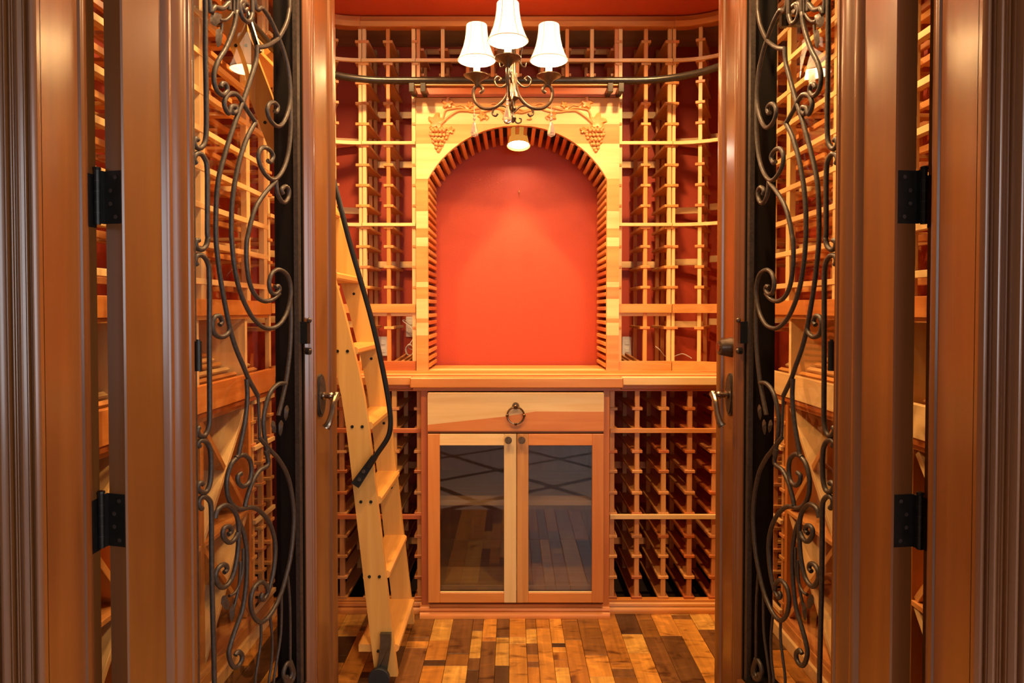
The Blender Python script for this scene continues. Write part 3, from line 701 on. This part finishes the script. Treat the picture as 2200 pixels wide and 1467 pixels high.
# --- arch surround
pan = thing('arch_surround', 'pale laminated wooden arch panel carved with grapes and vines', 'arch', (XC, D2, ZC))
ax0, ax1 = PX(896, D2), PX(1328, D2); ox0, ox1 = PX(921, D2), PX(1302, D2)
zsp, zap = PZ(387, D2), PZ(272, D2)
ac = (ox0 + ox1) / 2; hc = (ox1 - ox0) / 2; sg = zap - zsp; AR = (hc * hc + sg * sg) / (2 * sg); az = zap - AR
PT = .022                        # panel thickness
def arch_half(z):
    if z <= zsp: return hc
    if z >= zap: return 0
    return math.sqrt(max(0, AR * AR - (z - az) ** 2))
bands = [213, 231, 270, 311, 353, 386, 442, 455, 492, 511, 530, 606, 617, 642, 684, 693, 720, 760, 799]
bt = ['mid', 'pale', 'mid', 'pale', 'pale', 'mid', 'mid', 'pale', 'mid', 'pale', 'mid', 'pale', 'mid', 'pale', 'mid', 'pale', 'mid', 'mid']
for i in range(len(bands) - 1):
    z1, z0 = PZ(bands[i], D2), max(PZ(bands[i + 1], D2), ZC + .0005)
    mt = bt[i] + '_x'
    if z0 >= zap - .001:
        bx('board', ax0, ax1, D2 - PT, D2, z0, z1 - .0005, mt, pan, b=.0006); continue
    zz = [z0 + (z1 - z0) * j / 10 for j in range(11)]
    ztop_ = min(z1, zap - 1e-5)
    for s in (-1, 1):
        inner = [(ac + s * arch_half(z), z) for z in zz if z < zap]
        if z1 >= zap: inner.append((ac, zap))
        outer = [(ax1 if s > 0 else ax0, z1 - .0005), (ax1 if s > 0 else ax0, z0)]
        poly = inner + ([(ac, z1 - .0005)] if z1 >= zap else []) + outer
        if s < 0: poly = poly[::-1]
        obj('board', MB().prism(poly[::-1], D2 - PT, D2, 'y'), mt, pan, ang=30)
# header board and ledge under the ladder rail; redder board colours in its shadow
bx('header_board', ax0, ax1, D2 - PT, D2, PZ(212, D2), PZ(189, D2), 'red_x', pan)
bx('header_ledge', ax0 - .004, ax1 + .004, D2 - PT - .014, D2 + .002, PZ(189, D2), PZ(184, D2), 'pale_x', pan)
# slats lining the niche
pitch = .031
def slat(x, z, a, mt): 
    o = link('niche_slat', bevbox('niche_slat', (.040, D3 - D2 - .012, .0165), mt, .002), pan, (x, (D2 + D3) / 2 - .002, z), (0, a, 0)); return o
zz = ZC + .020; rnd = random.Random(3)
while zz < zsp + .01:
    for s in (-1, 1): slat(ac + s * (hc + .016), zz, 0, rnd.choice(['cedar_y', 'mid_y', 'mid_y', 'red_y']))
    zz += pitch
half = math.asin(hc / AR); n = int(2 * half * AR / .0352)
for i in range(1, n):
    th = -half + 2 * half * i / n
    slat(ac + (AR + .014) * math.sin(th), az + (AR + .014) * math.cos(th), PI / 2 + th - PI, rnd.choice(['cedar_y', 'red_y', 'red_y', 'mid_y']))
# boards behind the slats, coloured dark to give the gaps their shade
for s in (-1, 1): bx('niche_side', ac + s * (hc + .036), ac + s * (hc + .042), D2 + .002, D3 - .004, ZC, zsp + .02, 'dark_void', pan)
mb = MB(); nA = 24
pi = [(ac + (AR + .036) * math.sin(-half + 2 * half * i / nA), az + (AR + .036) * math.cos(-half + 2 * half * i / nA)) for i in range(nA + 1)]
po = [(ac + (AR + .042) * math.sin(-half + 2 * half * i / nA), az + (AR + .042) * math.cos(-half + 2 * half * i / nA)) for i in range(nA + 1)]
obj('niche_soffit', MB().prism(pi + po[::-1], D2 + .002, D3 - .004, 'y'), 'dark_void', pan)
# carving
DF = D2 - PT
def mirror(px): return 2 * 1111 - px
for s in (-1, 1):
    f = (lambda p: p) if s < 0 else mirror
    mb = MB(); rnd = random.Random(5)
    for r_, (y, wd) in enumerate(((276, 5), (283, 6), (290, 6), (297, 5), (304, 4), (311, 3), (318, 2), (323, 1))):
        for k in range(wd):
            q = P(f(941 + (k - (wd - 1) / 2) * 7.2 + (r_ % 2) * 1.5 + (4 - abs(r_ - 2)) * .6), y + rnd.uniform(-1.2, 1.2), DF - .002); mb.ball(q, .0083, 8, .8)
    for r_, (y, wd) in enumerate(((280, 4), (290, 4), (300, 3), (310, 2))):
        for k in range(wd): mb.ball(P(f(942 + (k - (wd - 1) / 2) * 8), y, DF - .008), .0080, 8, .8)
    obj('grape_cluster', mb, 'mid_x', pan)
    for lx, ly, lr, rot_ in ((938, 262, 21, .2), (962, 222, 15, 1.5), (968, 280, 10, -1.0), (1036, 250, 11, -.6), (1010, 226, 9, .9)):
        q = P(f(lx), ly, DF); R_ = lr / FPX * D2; vs = []; n = 25
        for i in range(n):
            th = 2 * PI * i / n; r2 = R_ * (.80 + .20 * math.cos(5 * (th - rot_)) + .06 * math.cos(15 * th)); vs.append((q.x + r2 * math.cos(th), DF - .0015, q.z + r2 * math.sin(th)))
        vs2 = [(q.x + (x - q.x) * .72, DF - .0085, q.z + (z - q.z) * .72) for x, _, z in vs]; back = [(x, DF + .001, z) for x, _, z in vs]
        fs = [(i, (i + 1) % n, n + (i + 1) % n, n + i) for i in range(n)] + [(2 * n + i, 2 * n + (i + 1) % n, (i + 1) % n, i) for i in range(n)] + [(n + i, n + (i + 1) % n, 3 * n) for i in range(n)]
        obj('vine_leaf', MB().add(vs + vs2 + back + [(q.x, DF - .004, q.z)], fs), 'mid_x', pan, ang=25)
    for path, r in (([(944, 270), (956, 258), (968, 248), (985, 238), (1005, 238), (1030, 232), (1055, 228), (1080, 236), (1100, 242), (1111, 240)], .0055),
                    ([(952, 255), (957, 238), (970, 234), (990, 232), (1010, 240), (1040, 240), (1070, 232), (1095, 238), (1111, 232)], .0042),
                    ([(1000, 232), (990, 226), (980, 228), (974, 222), (964, 218)], .0028), ([(1030, 236), (1042, 246), (1050, 252), (1044, 258)], .0026), ([(1075, 236), (1084, 248), (1080, 256), (1090, 256)], .0026), ([(1040, 232), (1060, 222), (1072, 226)], .0026)):
        pts = smooth([P(f(x), y, DF - .0025) for x, y in path], 4); obj('vine', MB().tube(pts, r, 7), 'mid_x', pan, ang=60)

# --- side racks, ledges and diamond bins along the side walls
for side in (-1, 1):
    sn = ('left', 'right')[side > 0]
    def sb(name, y0, y1, d0, d1, z0, z1, mat, par): return bx(name, side * (SXS[side] + d0), side * (SXS[side] + d1), y0, y1, z0, z1, mat, par)
    Y0 = YW1 + .06
    t = thing('wine_rack', 'tall cedar shelf rack along the %s wall, seen through the %s door glass' % (sn, sn), 'wine rack', (side * (SXS[side] + .14), (Y0 + YC) / 2, 1.18), group='racks along the side walls')
    for y in (Y0 + .02, 1.72, 2.10, 2.46, YC - .02):
        sb('post', y - .016, y + .016, 0, .022, zbase0, ZTOPR, 'pale_z', t); sb('back_post', y - .012, y + .012, .24, .26, zbase0, ZTOPR, 'cedar_z', t)
        k = 0
    zz = zbase1 + .062
    while zz < ZTOPR - .05:
        sb('shelf_rail', Y0, YC, -.002, .018, zz - .009, zz + .009, 'pale_y', t)
        sb('shelf_rail', Y0, YC, .085, .10, zz - .022, zz - .004, 'mid_y', t)
        sb('shelf_rail', Y0, YC, .22, .235, zz - .012, zz + .006, 'cedar_y', t)
        for y in (1.50, 1.60, 1.84, 1.95, 2.22, 2.34, 2.55):
            sb('bottle_rest', y - .02, y + .02, .012, .23, zz - .008, zz + .003, 'cedar_x', t)
        zz += .1155
    sb('base_rail', Y0, YC, -.012, .01, zbase0 - .005, zbase1 + .008, 'orange_y', t)
    sb('base_board', Y0, YC, .0, .26, zbase0 - .018, zbase0 - .005, 'mid_y', t)
    # display ledge
    t = thing('display_ledge', 'cedar display ledge with a sloping slatted back along the %s wall' % sn, 'shelf', (side * (SXS[side] + .14), (Y0 + DL) / 2, .9), group='side display ledges')
    zl = .978
    sb('front_board', Y0, DL - .04, -.02, .0, zl - .082, zl, 'orange_y' if side < 0 else 'pale_y', t)
    sb('under_moulding', Y0, DL - .04, -.014, .006, zl - .10, zl - .082, 'red_y', t)
    sb('ledge_board', Y0, DL - .04, 0, .28, zl - .06, zl - .045, 'mid_y', t)
    for k in range(9):
        o = sb('slope_slat', Y0, DL - .06, .016 + k * .027, .032 + k * .027, zl - .024 + k * .017, zl - .014 + k * .017, ('pale_y', 'mid_y')[k % 2], t)
        o.rotation_euler = (0, -side * .56, 0)
    for y in (1.72, 2.08, 2.46): sb('divider', y - .009, y + .009, .012, .27, zl - .045, zbase0 - .018, 'pale_z', t)
    # diamond bins
    t = thing('diamond_bin_rack', 'cedar diamond wine bins with crossed boards below the %s display ledge' % sn, 'wine bin', (side * (SXS[side] + .14), 1.9, 0), group='diamond bins along the side walls')
    zt = zl - .10
    sb('top_board', Y0, 2.46, 0, .27, zt - .016, zt, 'cedar_y', t)
    sb('bottom_board', Y0, 2.46, 0, .27, .08, .098, 'cedar_y', t)
    sb('base_board', Y0, 2.47, -.004, .016, 0.0, .08, 'mid_y', t); sb('base_moulding', Y0, 2.47, -.016, -.004, 0.0, .045, 'pale_y', t)
    sb('back_panel', Y0, 2.46, .27, .28, .08, zt, 'red_z', t)
    H = (zt - .016 - .098) / 2
    for y in (Y0 + .01, 1.69, 2.075, 2.455): sb('upright', y - .011, y + .011, 0, .27, .098, zt - .016, 'orange_z', t)
    for ya, yb in ((Y0 + .021, 1.679), (1.701, 2.064), (2.086, 2.444)):
        for r_ in range(2):
            zc = .098 + H * (r_ + .5); yc = (ya + yb) / 2; dy = yb - ya; ln = math.hypot(dy, H) - .02; an = math.atan2(H, dy)
            o = link('cross_board', bevbox('cross_board', (.262, round(ln, 4), .018), 'pale_y'), t, (side * (SXS[side] + .137), yc, zc), (an, 0, 0))
            for s2 in (-1, 1):
                l2 = ln / 2 - .012
                link('cross_board', bevbox('cross_board', (.262, round(l2, 4), .018), 'mid_y'), t, (side * (SXS[side] + .137), yc + s2 * math.cos(an) * (l2 / 2 + .011), zc - s2 * math.sin(an) * (l2 / 2 + .011)), (-an, 0, 0))
        if True: sb('mid_board', ya, yb, .0, .26, .098 + H - .007, .098 + H + .007, 'mid_y', t)
    # narrow individual rack next to the bins
    t = thing('wine_rack', 'narrow cedar bottle rack between the %s diamond bins and the back corner' % sn, 'wine rack', (side * (SXS[side] + .14), 2.58, 0.08), group='narrow side racks')
    for y in (2.485, 2.58, 2.672):
        sb('post', y - .009, y + .009, 0, .018, .08, zt, 'cedar_z', t); sb('back_post', y - .009, y + .009, .24, .258, .08, zt, 'cedar_z', t)
        z = .13
        while z < zt - .03: sb('bottle_rest', y - .022, y + .022, -.004, .262, z - .006, z + .006, 'cedar_x', t); z += .083
    sb('base_board', 2.472, DL - .03, -.004, .016, 0.0, .08, 'mid_y', t); sb('base_moulding', 2.472, DL - .03, -.016, -.004, 0.0, .045, 'pale_y', t)
    for z in (.10, .43, .70, zt - .008): sb('rail', 2.475, 2.682, -.012, 0, z - .008, z + .008, 'pale_y', t)

# ------------------------------------------------------------------ ladder rail
ZRAIL = PZ(173, 2.85); RX = .868; RR = .36
t = thing('ladder_rail', 'black tubular ladder rail bending round the cellar under the top row of racks', 'rail', (0, 2.85, ZRAIL))
def rail_pts(side):
    return [(side * RX, YW1 + .05, ZRAIL), (side * RX, 2.0, ZRAIL)] + [(side * (RX - RR + RR * math.cos(a)), 2.85 - RR + RR * math.sin(a), ZRAIL) for a in [i * PI / 2 / 12 for i in range(13)]]
obj('tube', MB().tube([(-PX(1331, 2.85) + 2 * XC, 2.85, ZRAIL), (PX(1331, 2.85), 2.85, ZRAIL)], .0145, 14), 'rail_metal', t)
for s in (-1, 1): obj('tube', MB().tube(rail_pts(s) + [(PX(1330, 2.85) if s > 0 else -PX(1330, 2.85) + 2 * XC, 2.85, ZRAIL)], .0145, 14), 'rail_metal', t)
for px in (887, 911, 1309, 1332):
    x = PX(px, 2.86); bk = bx('bracket', x - .011, x + .011, 2.842, 2.868, ZRAIL - .048, ZRAIL - .010, 'rail_metal', t)
    bx('bracket_arm', x - .010, x + .010, 2.866, D2 - PT - .0005, ZRAIL - .044, ZRAIL - .018, 'rail_metal', bk)
for s in (-1, 1):
    for y in (1.5, 2.2): bk = bx('bracket', s * (RX - .011), s * (RX + .011), y - .011, y + .011, ZRAIL - .048, ZRAIL - .010, 'rail_metal', t); bx('bracket_arm', s * (RX + .011), s * SXS[s], y - .010, y + .010, ZRAIL - .044, ZRAIL - .018, 'rail_metal', bk)

# ------------------------------------------------------------------ ladder
lad = thing('ladder', 'maple rolling library ladder leaning left with flat treads and black handrail', 'ladder', (-.4, 2.36, 0))
prof = smooth([(z, 0, x) for z, x in ((-.02, -.362), (.285, -.397), (.574, -.4285), (.9, -.466), (1.108, -.511), (1.28, -.556), (1.58, -.651), (1.88, -.758), (2.10, -.842))], 4)
def ladx(z):
    for a, b_ in zip(prof, prof[1:]):
        if a[0] <= z <= b_[0]: return a[2] + (b_[2] - a[2]) * (z - a[0]) / (b_[0] - a[0])
    return prof[-1][2]
zs_ = [.028 + (2.18 - .028) * i / 24 for i in range(25)]
YN0, YN1, YF0, YF1 = 2.168, 2.190, 2.535, 2.557
for y0, y1, nm in ((YN0, YN1, 'rail'), (YF0, YF1, 'rail')):
    poly = [(ladx(z), z) for z in zs_] + [(ladx(z) - .072 - .0 * z, z) for z in zs_[::-1]]
    obj('side_rail', MB().prism(poly[::-1], y0, y1, 'y'), 'maple_z', lad)
for i in range(9):
    z = .123 + .2407 * i; x1 = ladx(z) + .012; wd = .082 if i else .130
    tread = obj('tread', MB().prism([(x1 - wd, z - .024), (x1 - .006, z - .024), (x1, z - .018), (x1, z - .006), (x1 - .006, z), (x1 - wd, z)], YN1 - .002, YF0 + .002, 'y'), 'maple_y', lad)
    for dx in (.020, .052):
        for y, s in ((YN0 - .0012, 1), (YF0 - .0012, 1)):
            if y > 2.3: 
                if dx > .03: continue
            obj('screw', MB().lathe([(.0052, -.001), (.0052, .002)], (ladx(z - .012) - dx, y, z - .012 - (.05 if y > 2.3 else 0)), 10, 'y'), 'black_metal', tread)
# top hooks over the tube
for y in (YN0 + .011, YF0 + .011):
    obj('hook', MB().tube(smooth([(-.80, y, 2.02), (-.855, y, 2.19), (-.875, y, 2.205), (-.895, y, 2.18), (-.898, y, 2.14)], 5), .009, 8), 'black_metal', lad)
# handrail
YH = 2.142
hr = smooth([P(*p, YH) for p in ((790, 1003), (812, 972), (833, 940), (839, 912), (836, 870), (826, 812), (812, 745), (794, 670), (771, 590), (751, 520), (736, 462), (720, 400), (698, 320), (672, 240))], 5)
hb = obj('handrail', MB().tube(hr, .0082, 10), 'black_metal', lad)
e = hr[-1]; obj('handrail_mount', MB().tube([e, (e.x - .01, YN0 + .002, e.z + .03)], .008, 8), 'black_metal', hb)
a_, b2 = P(765, 1040, 2.160), P(806, 980, 2.160); dv = (b2 - a_); pn = Vector((-dv.z, 0, dv.x)).normalized() * .0145
obj('handrail_plate', MB().prism([((a_ + pn).x, (a_ + pn).z), ((b2 + pn * .7).x, (b2 + pn * .7).z), ((b2 - pn * .7).x, (b2 - pn * .7).z), ((a_ - pn).x, (a_ - pn).z)], 2.142, YN0 + .0005, 'y'), 'black_metal', hb)
for px, py in ((772, 1030), (781, 1013)): q = P(px, py, 2.14); obj('screw', MB().lathe([(.006, -.003), (.006, 0)], (q.x, 2.1425, q.z), 10, 'y'), 'iron', hb)
# wheels with curved bracket at the feet
for y, s in ((YN0, -1), (YF1, 1)):
    xb = ladx(.12) - .040
    z1 = PZ(1358, 2.165)
    bpts = smooth([(xb + .010, z1), (xb + .010, z1 - .03), (xb + .002, z1 - .08), (xb - .006, z1 - .14), (xb - .006, .03)], 4)
    poly = [(p[0] - .012, p[1]) for p in [(q.x, q.y) for q in [Vector((a, b_, 0)) for a, b_, *_ in [tuple(k) for k in smooth([(x, z, 0) for x, z in ((xb + .010, z1), (xb + .010, z1 - .03), (xb + .004, z1 - .08), (xb - .006, z1 - .14), (xb - .008, .035))], 4)]]]]
    poly2 = [(p[0] + .034, p[1]) for p in poly][::-1]
    fk = obj('wheel_bracket', MB().prism(poly + poly2, y + s * .001, y + s * .016, 'y'), 'bracket_metal', lad)
    obj('wheel', MB().lathe([(.012, -.004), (.032, -.004), (.034, -.002), (.034, .010), (.032, .012), (.012, .012)], (xb - .004, y + s * .024 - .004, .036), 20, 'y'), 'rubber', fk)

# ------------------------------------------------------------------ chandelier
CHX, CHY = 0.003, 2.50
ch = thing('chandelier', 'small bronze scroll chandelier with three glowing bell shades and crystal drops', 'chandelier', (CHX, CHY, 1.90))
obj('column', MB().lathe([(.002, 1.905), (.010, 1.912), (.013, 1.922), (.006, 1.932), (.006, 1.950), (.012, 1.956), (.008, 1.966), (.010, 1.985), (.024, 1.995), (.020, 2.010), (.012, 2.025), (.009, 2.06), (.012, 2.075), (.009, 2.09), (.008, 2.20), (.014, 2.215), (.018, 2.235), (.008, 2.255), (.006, 2.32)], (CHX, CHY, 0), 14), 'bronze', ch)
obj('stem', MB().tube([(CHX, CHY, 2.31), (CHX, CHY, ZCEIL + .02)], .004, 8), 'bronze', ch)
obj('canopy', MB().lathe([(.012, ZCEIL - .02), (.05, ZCEIL), (.058, ZCEIL + .016), (.058, ZCEIL + .02)], (CHX, CHY, 0), 20), 'bronze', ch)
RA = .142
for k, a in enumerate((-97, 18, 162)):
    ar = math.radians(a); ux, uy = math.cos(ar), math.sin(ar)
    def W(r, z, s=0): return (CHX + ux * r - uy * s, CHY + uy * r + ux * s, z)
    def tb(name, pts, r, par, mat='bronze'): return obj(name, MB().tube(smooth([W(*p) for p in pts], 5), r, 8), mat, par, ang=60)
    arm = tb('arm', [(.010, 2.085), (.012, 2.045), (.024, 2.005), (.048, 1.978), (.080, 1.965), (.118, 1.970), (.146, 1.995), (.154, 2.028), (.146, 2.050), (.126, 2.052), (.116, 2.036), (.128, 2.026)], .0064, ch)
    tb('scroll', [(.012, 2.060), (.036, 2.040), (.060, 2.044), (.070, 2.064), (.058, 2.078), (.046, 2.070), (.052, 2.062)], .0034, arm)
    tb('scroll', [(.006, 1.945), (.026, 1.965), (.052, 1.972), (.074, 1.962), (.078, 1.944), (.066, 1.936), (.058, 1.944)], .0040, arm)
    tb('scroll', [(.004, 1.918), (.016, 1.906), (.030, 1.910), (.032, 1.922), (.024, 1.924)], .0030, arm)
    tb('scroll', [(.010, 2.225), (.034, 2.235), (.040, 2.20), (.030, 2.15), (.032, 2.12), (.046, 2.112), (.050, 2.128)], .0028, arm)
    cup = obj('candle_cup', MB().lathe([(.006, 2.050), (.010, 2.062), (.018, 2.072), (.036, 2.084), (.046, 2.088), (.046, 2.091), (.030, 2.088), (.014, 2.088)], W(RA - .002, 0), 18), 'bronze', arm)
    for j in range(5):
        th = 2 * PI * j / 5; c = Vector(W(RA - .002, 2.082))
        d_ = Vector((math.cos(th), math.sin(th), 0)); n_ = Vector((-math.sin(th), math.cos(th), 0))
    obj('candle', MB().lathe([(.0125, 2.089), (.0125, 2.160), (.006, 2.163)], W(RA - .002, 0), 14), 'plastic', arm)
    # bell shade, open above and below
    n = 24; prof2 = [(.069, 2.144), (.0695, 2.147), (.064, 2.158), (.056, 2.176), (.048, 2.198), (.042, 2.224), (.0385, 2.250), (.0372, 2.272), (.0375, 2.275)]
    c = W(RA - .002, 0)
    def bell(pr, flip):
        vs = []; fs = []
        for r_, z in pr:
            for j in range(n):
                th = 2 * PI * j / n; q = r_ * (1 - .035 * abs(math.sin(3 * th)) ** .6 * (z < 2.268))
                vs.append((c[0] + q * math.cos(th), c[1] + q * math.sin(th), z))
        for i in range(len(pr) - 1):
            for j in range(n):
                f_ = (i * n + j, i * n + (j + 1) % n, (i + 1) * n + (j + 1) % n, (i + 1) * n + j); fs.append(f_[::-1] if flip else f_)
        return MB().add(vs, fs)
    sh = obj('shade', bell(prof2, False), 'shade', ch, ang=50)
    obj('shade_lining', bell([(r2 - .0016, z2) for r2, z2 in prof2], True), 'shade_lining', sh, ang=50)
    obj('shade_trim', MB().tube([(c[0] + .0698 * math.cos(2 * PI * j / 24), c[1] + .0698 * math.sin(2 * PI * j / 24), 2.146) for j in range(24)], .0016, 6, True), 'plastic', sh)
    for j in range(6):
        th = 2 * PI * (j + .02) / 6; obj('seam', MB().tube([(c[0] + (r_ + .0005) * math.cos(th), c[1] + (r_ + .0005) * math.sin(th), z) for r_, z in prof2], .0011, 5), 'plastic', sh)
    bl = bpy.data.lights.new('bulb', 'POINT'); bl.energy = E_BULB; bl.color = WARM; bl.shadow_soft_size = .02
    bo = bpy.data.objects.new('bulb', bl); C.objects.link(bo); bo.location = (c[0], c[1], 2.195); bo.parent = ch; bo.matrix_parent_inverse = Matrix.Translation(-WL[ch])
    # crystal drop
    dx = W(.150, 0)
    dp = obj('crystal_drop', MB().lathe([(.002, 1.866), (.013, 1.871), (.015, 1.881), (.011, 1.899), (.005, 1.918), (.0015, 1.922)], dx, 8), 'crystal', arm, ang=15)
    obj('crystal_bead', MB().ball((dx[0], dx[1], 1.932), .006, 8).ball((dx[0], dx[1], 1.946), .005, 8).tube([(dx[0], dx[1], 1.918), (dx[0], dx[1], 2.0)], .0014, 5), 'crystal', arm)

# ------------------------------------------------------------------ niche spotlight
q = P(1114, 296, 3.10); 
sp = thing('spotlight', 'small brass cone spotlight glowing under the top of the arch', 'lamp', (q.x, q.y, q.z - .05))
ax = Vector((0, -.24, -1)).normalized()
def alongs(prof, n=20):
    mb = MB(); up = Vector((1, 0, 0)); v = ax.cross(up).normalized(); vs = []; fs = []
    for r_, h in prof:
        for j in range(n):
            th = 2 * PI * j / n; p = q + ax * h + (up * math.cos(th) + v * math.sin(th)) * r_; vs.append(p)
    for i in range(len(prof) - 1):
        for j in range(n): fs.append((i * n + j, i * n + (j + 1) % n, (i + 1) * n + (j + 1) % n, (i + 1) * n + j))
    fs += [tuple(range(n))[::-1], tuple((len(prof) - 1) * n + j for j in range(n))]
    return mb.add(vs, fs)
obj('housing', alongs([(.018, -.056), (.033, -.052), (.038, -.02), (.047, .026), (.054, .040), (.051, .0405), (.046, .030), (.042, .024)]), 'amber_shade', sp, ang=40)
obj('lamp_face', alongs([(.0458, .029), (.0458, .0305)]), 'lamp_face', sp)
obj('mount', MB().tube([q - ax * .04, (q.x, q.y + .01, az + AR + .034)], .010, 10), 'brass', sp)
sl = bpy.data.lights.new('niche_light', 'SPOT'); sl.energy = E_NICHE; sl.color = (1, .62, .30); sl.spot_size = math.radians(64); sl.spot_blend = .55; sl.shadow_soft_size = .02
so = bpy.data.objects.new('niche_light', sl); C.objects.link(so); so.location = q + ax * .05; so.rotation_euler = (math.radians(5), 0, 0); so.parent = sp; so.matrix_parent_inverse = Matrix.Translation(-WL[sp])

# ------------------------------------------------------------------ recessed ceiling lamps (just above the frame)
for i, (x, y) in enumerate(((-.52, 2.42), (.52, 2.42), (-.42, 1.62), (.42, 1.62))):
    rl = thing('recessed_light', 'round recessed ceiling lamp above the %s of the cellar' % ('back left', 'back right', 'front left', 'front right')[i], 'lamp', (x, y, ZCEIL - .012), group='recessed ceiling lamps')
    obj('ring', MB().lathe([(.042, ZCEIL - .004), (.046, ZCEIL - .010), (.060, ZCEIL - .006), (.062, ZCEIL)], (x, y, 0), 24), 'plastic', rl)
    obj('lens', MB().lathe([(.0415, ZCEIL - .009), (.0415, ZCEIL - .004)], (x, y, 0), 24), 'lamp_face', rl)
    l = bpy.data.lights.new('recessed_lamp', 'SPOT'); l.energy = E_RECESS * (1 if i < 2 else 1.15); l.color = WARM; l.spot_size = math.radians(150); l.spot_blend = .6; l.shadow_soft_size = .03
    lo_ = bpy.data.objects.new('recessed_lamp', l); C.objects.link(lo_); lo_.location = (x, y, ZCEIL - .014); lo_.parent = rl; lo_.matrix_parent_inverse = Matrix.Translation(-WL[rl])

# ------------------------------------------------------------------ outlets and cables
for px, py, wd, h, lab in ((823, 744, 18, 42, 'white outlet plate on the red wall left of the arch, behind the ladder'), (882, 702, 17, 44, 'white outlet plate beside the arch with the cord plugged into it'), (1347, 744, 15, 42, 'white outlet plate on the red wall right of the arch')):
    a = P(px - wd / 2, py - h / 2, D3 - .01); b_ = P(px + wd / 2, py + h / 2, D3 - .01); zz0 = b_.z; zz1 = a.z
    xm_ = (a.x + b_.x) / 2; ww = max(b_.x - a.x, .045)
    ot = thing('outlet_plate', lab, 'outlet', (xm_, D3, zz0), group='outlet plates on the back wall')
    bx('plate', xm_ - ww / 2, xm_ + ww / 2, D3 - .010, D3, zz0, zz1, 'plastic', ot, b=.003)
    for k in (.3, .7): bx('socket', xm_ - .010, xm_ + .010, D3 - .013, D3 - .009, zz0 + (zz1 - zz0) * k - .010, zz0 + (zz1 - zz0) * k + .010, 'plastic', ot)
cp = [P(880, 700, 3.22), P(870, 688, 3.20), P(866, 690, 3.19), P(884, 705, 3.18), P(888, 725, 3.17), P(878, 745, 3.16)]
for k in range(3):
    for j in range(10): a = 2 * PI * j / 10; cp.append(P(880 + (7 + k) * math.cos(a), 752 + (13 - k) * math.sin(a), 3.155 - .003 * k))
tag(obj('power_cord', MB().tube(smooth(cp, 4), .0024, 7), 'plastic', ang=60), 'white coiled power cord hanging beside the arch', 'cord')
cp = [P(p, y, 3.10) for p, y in ((1408, 744), (1418, 752), (1428, 764), (1440, 768), (1452, 764), (1466, 760), (1480, 766), (1486, 770))]
tag(obj('power_cord', MB().tube(smooth([(p.x, p.y, max(p.z, ZC + .004)) for p in cp], 4), .0024, 7), 'plastic', ang=60), 'white cord lying behind the right rack base board', 'cord')

q = P(1115, 413, D3)
tag(obj('wall_hook', MB().tube([(q.x, D3 + .001, q.z + .008), (q.x, D3 - .008, q.z + .006), (q.x, D3 - .010, q.z - .006), (q.x, D3 - .016, q.z - .010), (q.x, D3 - .018, q.z - .002)], .0022, 6), 'brass', ang=60), 'tiny metal hook in the middle of the red arch niche wall', 'hook')

ch.location.z -= 0.020
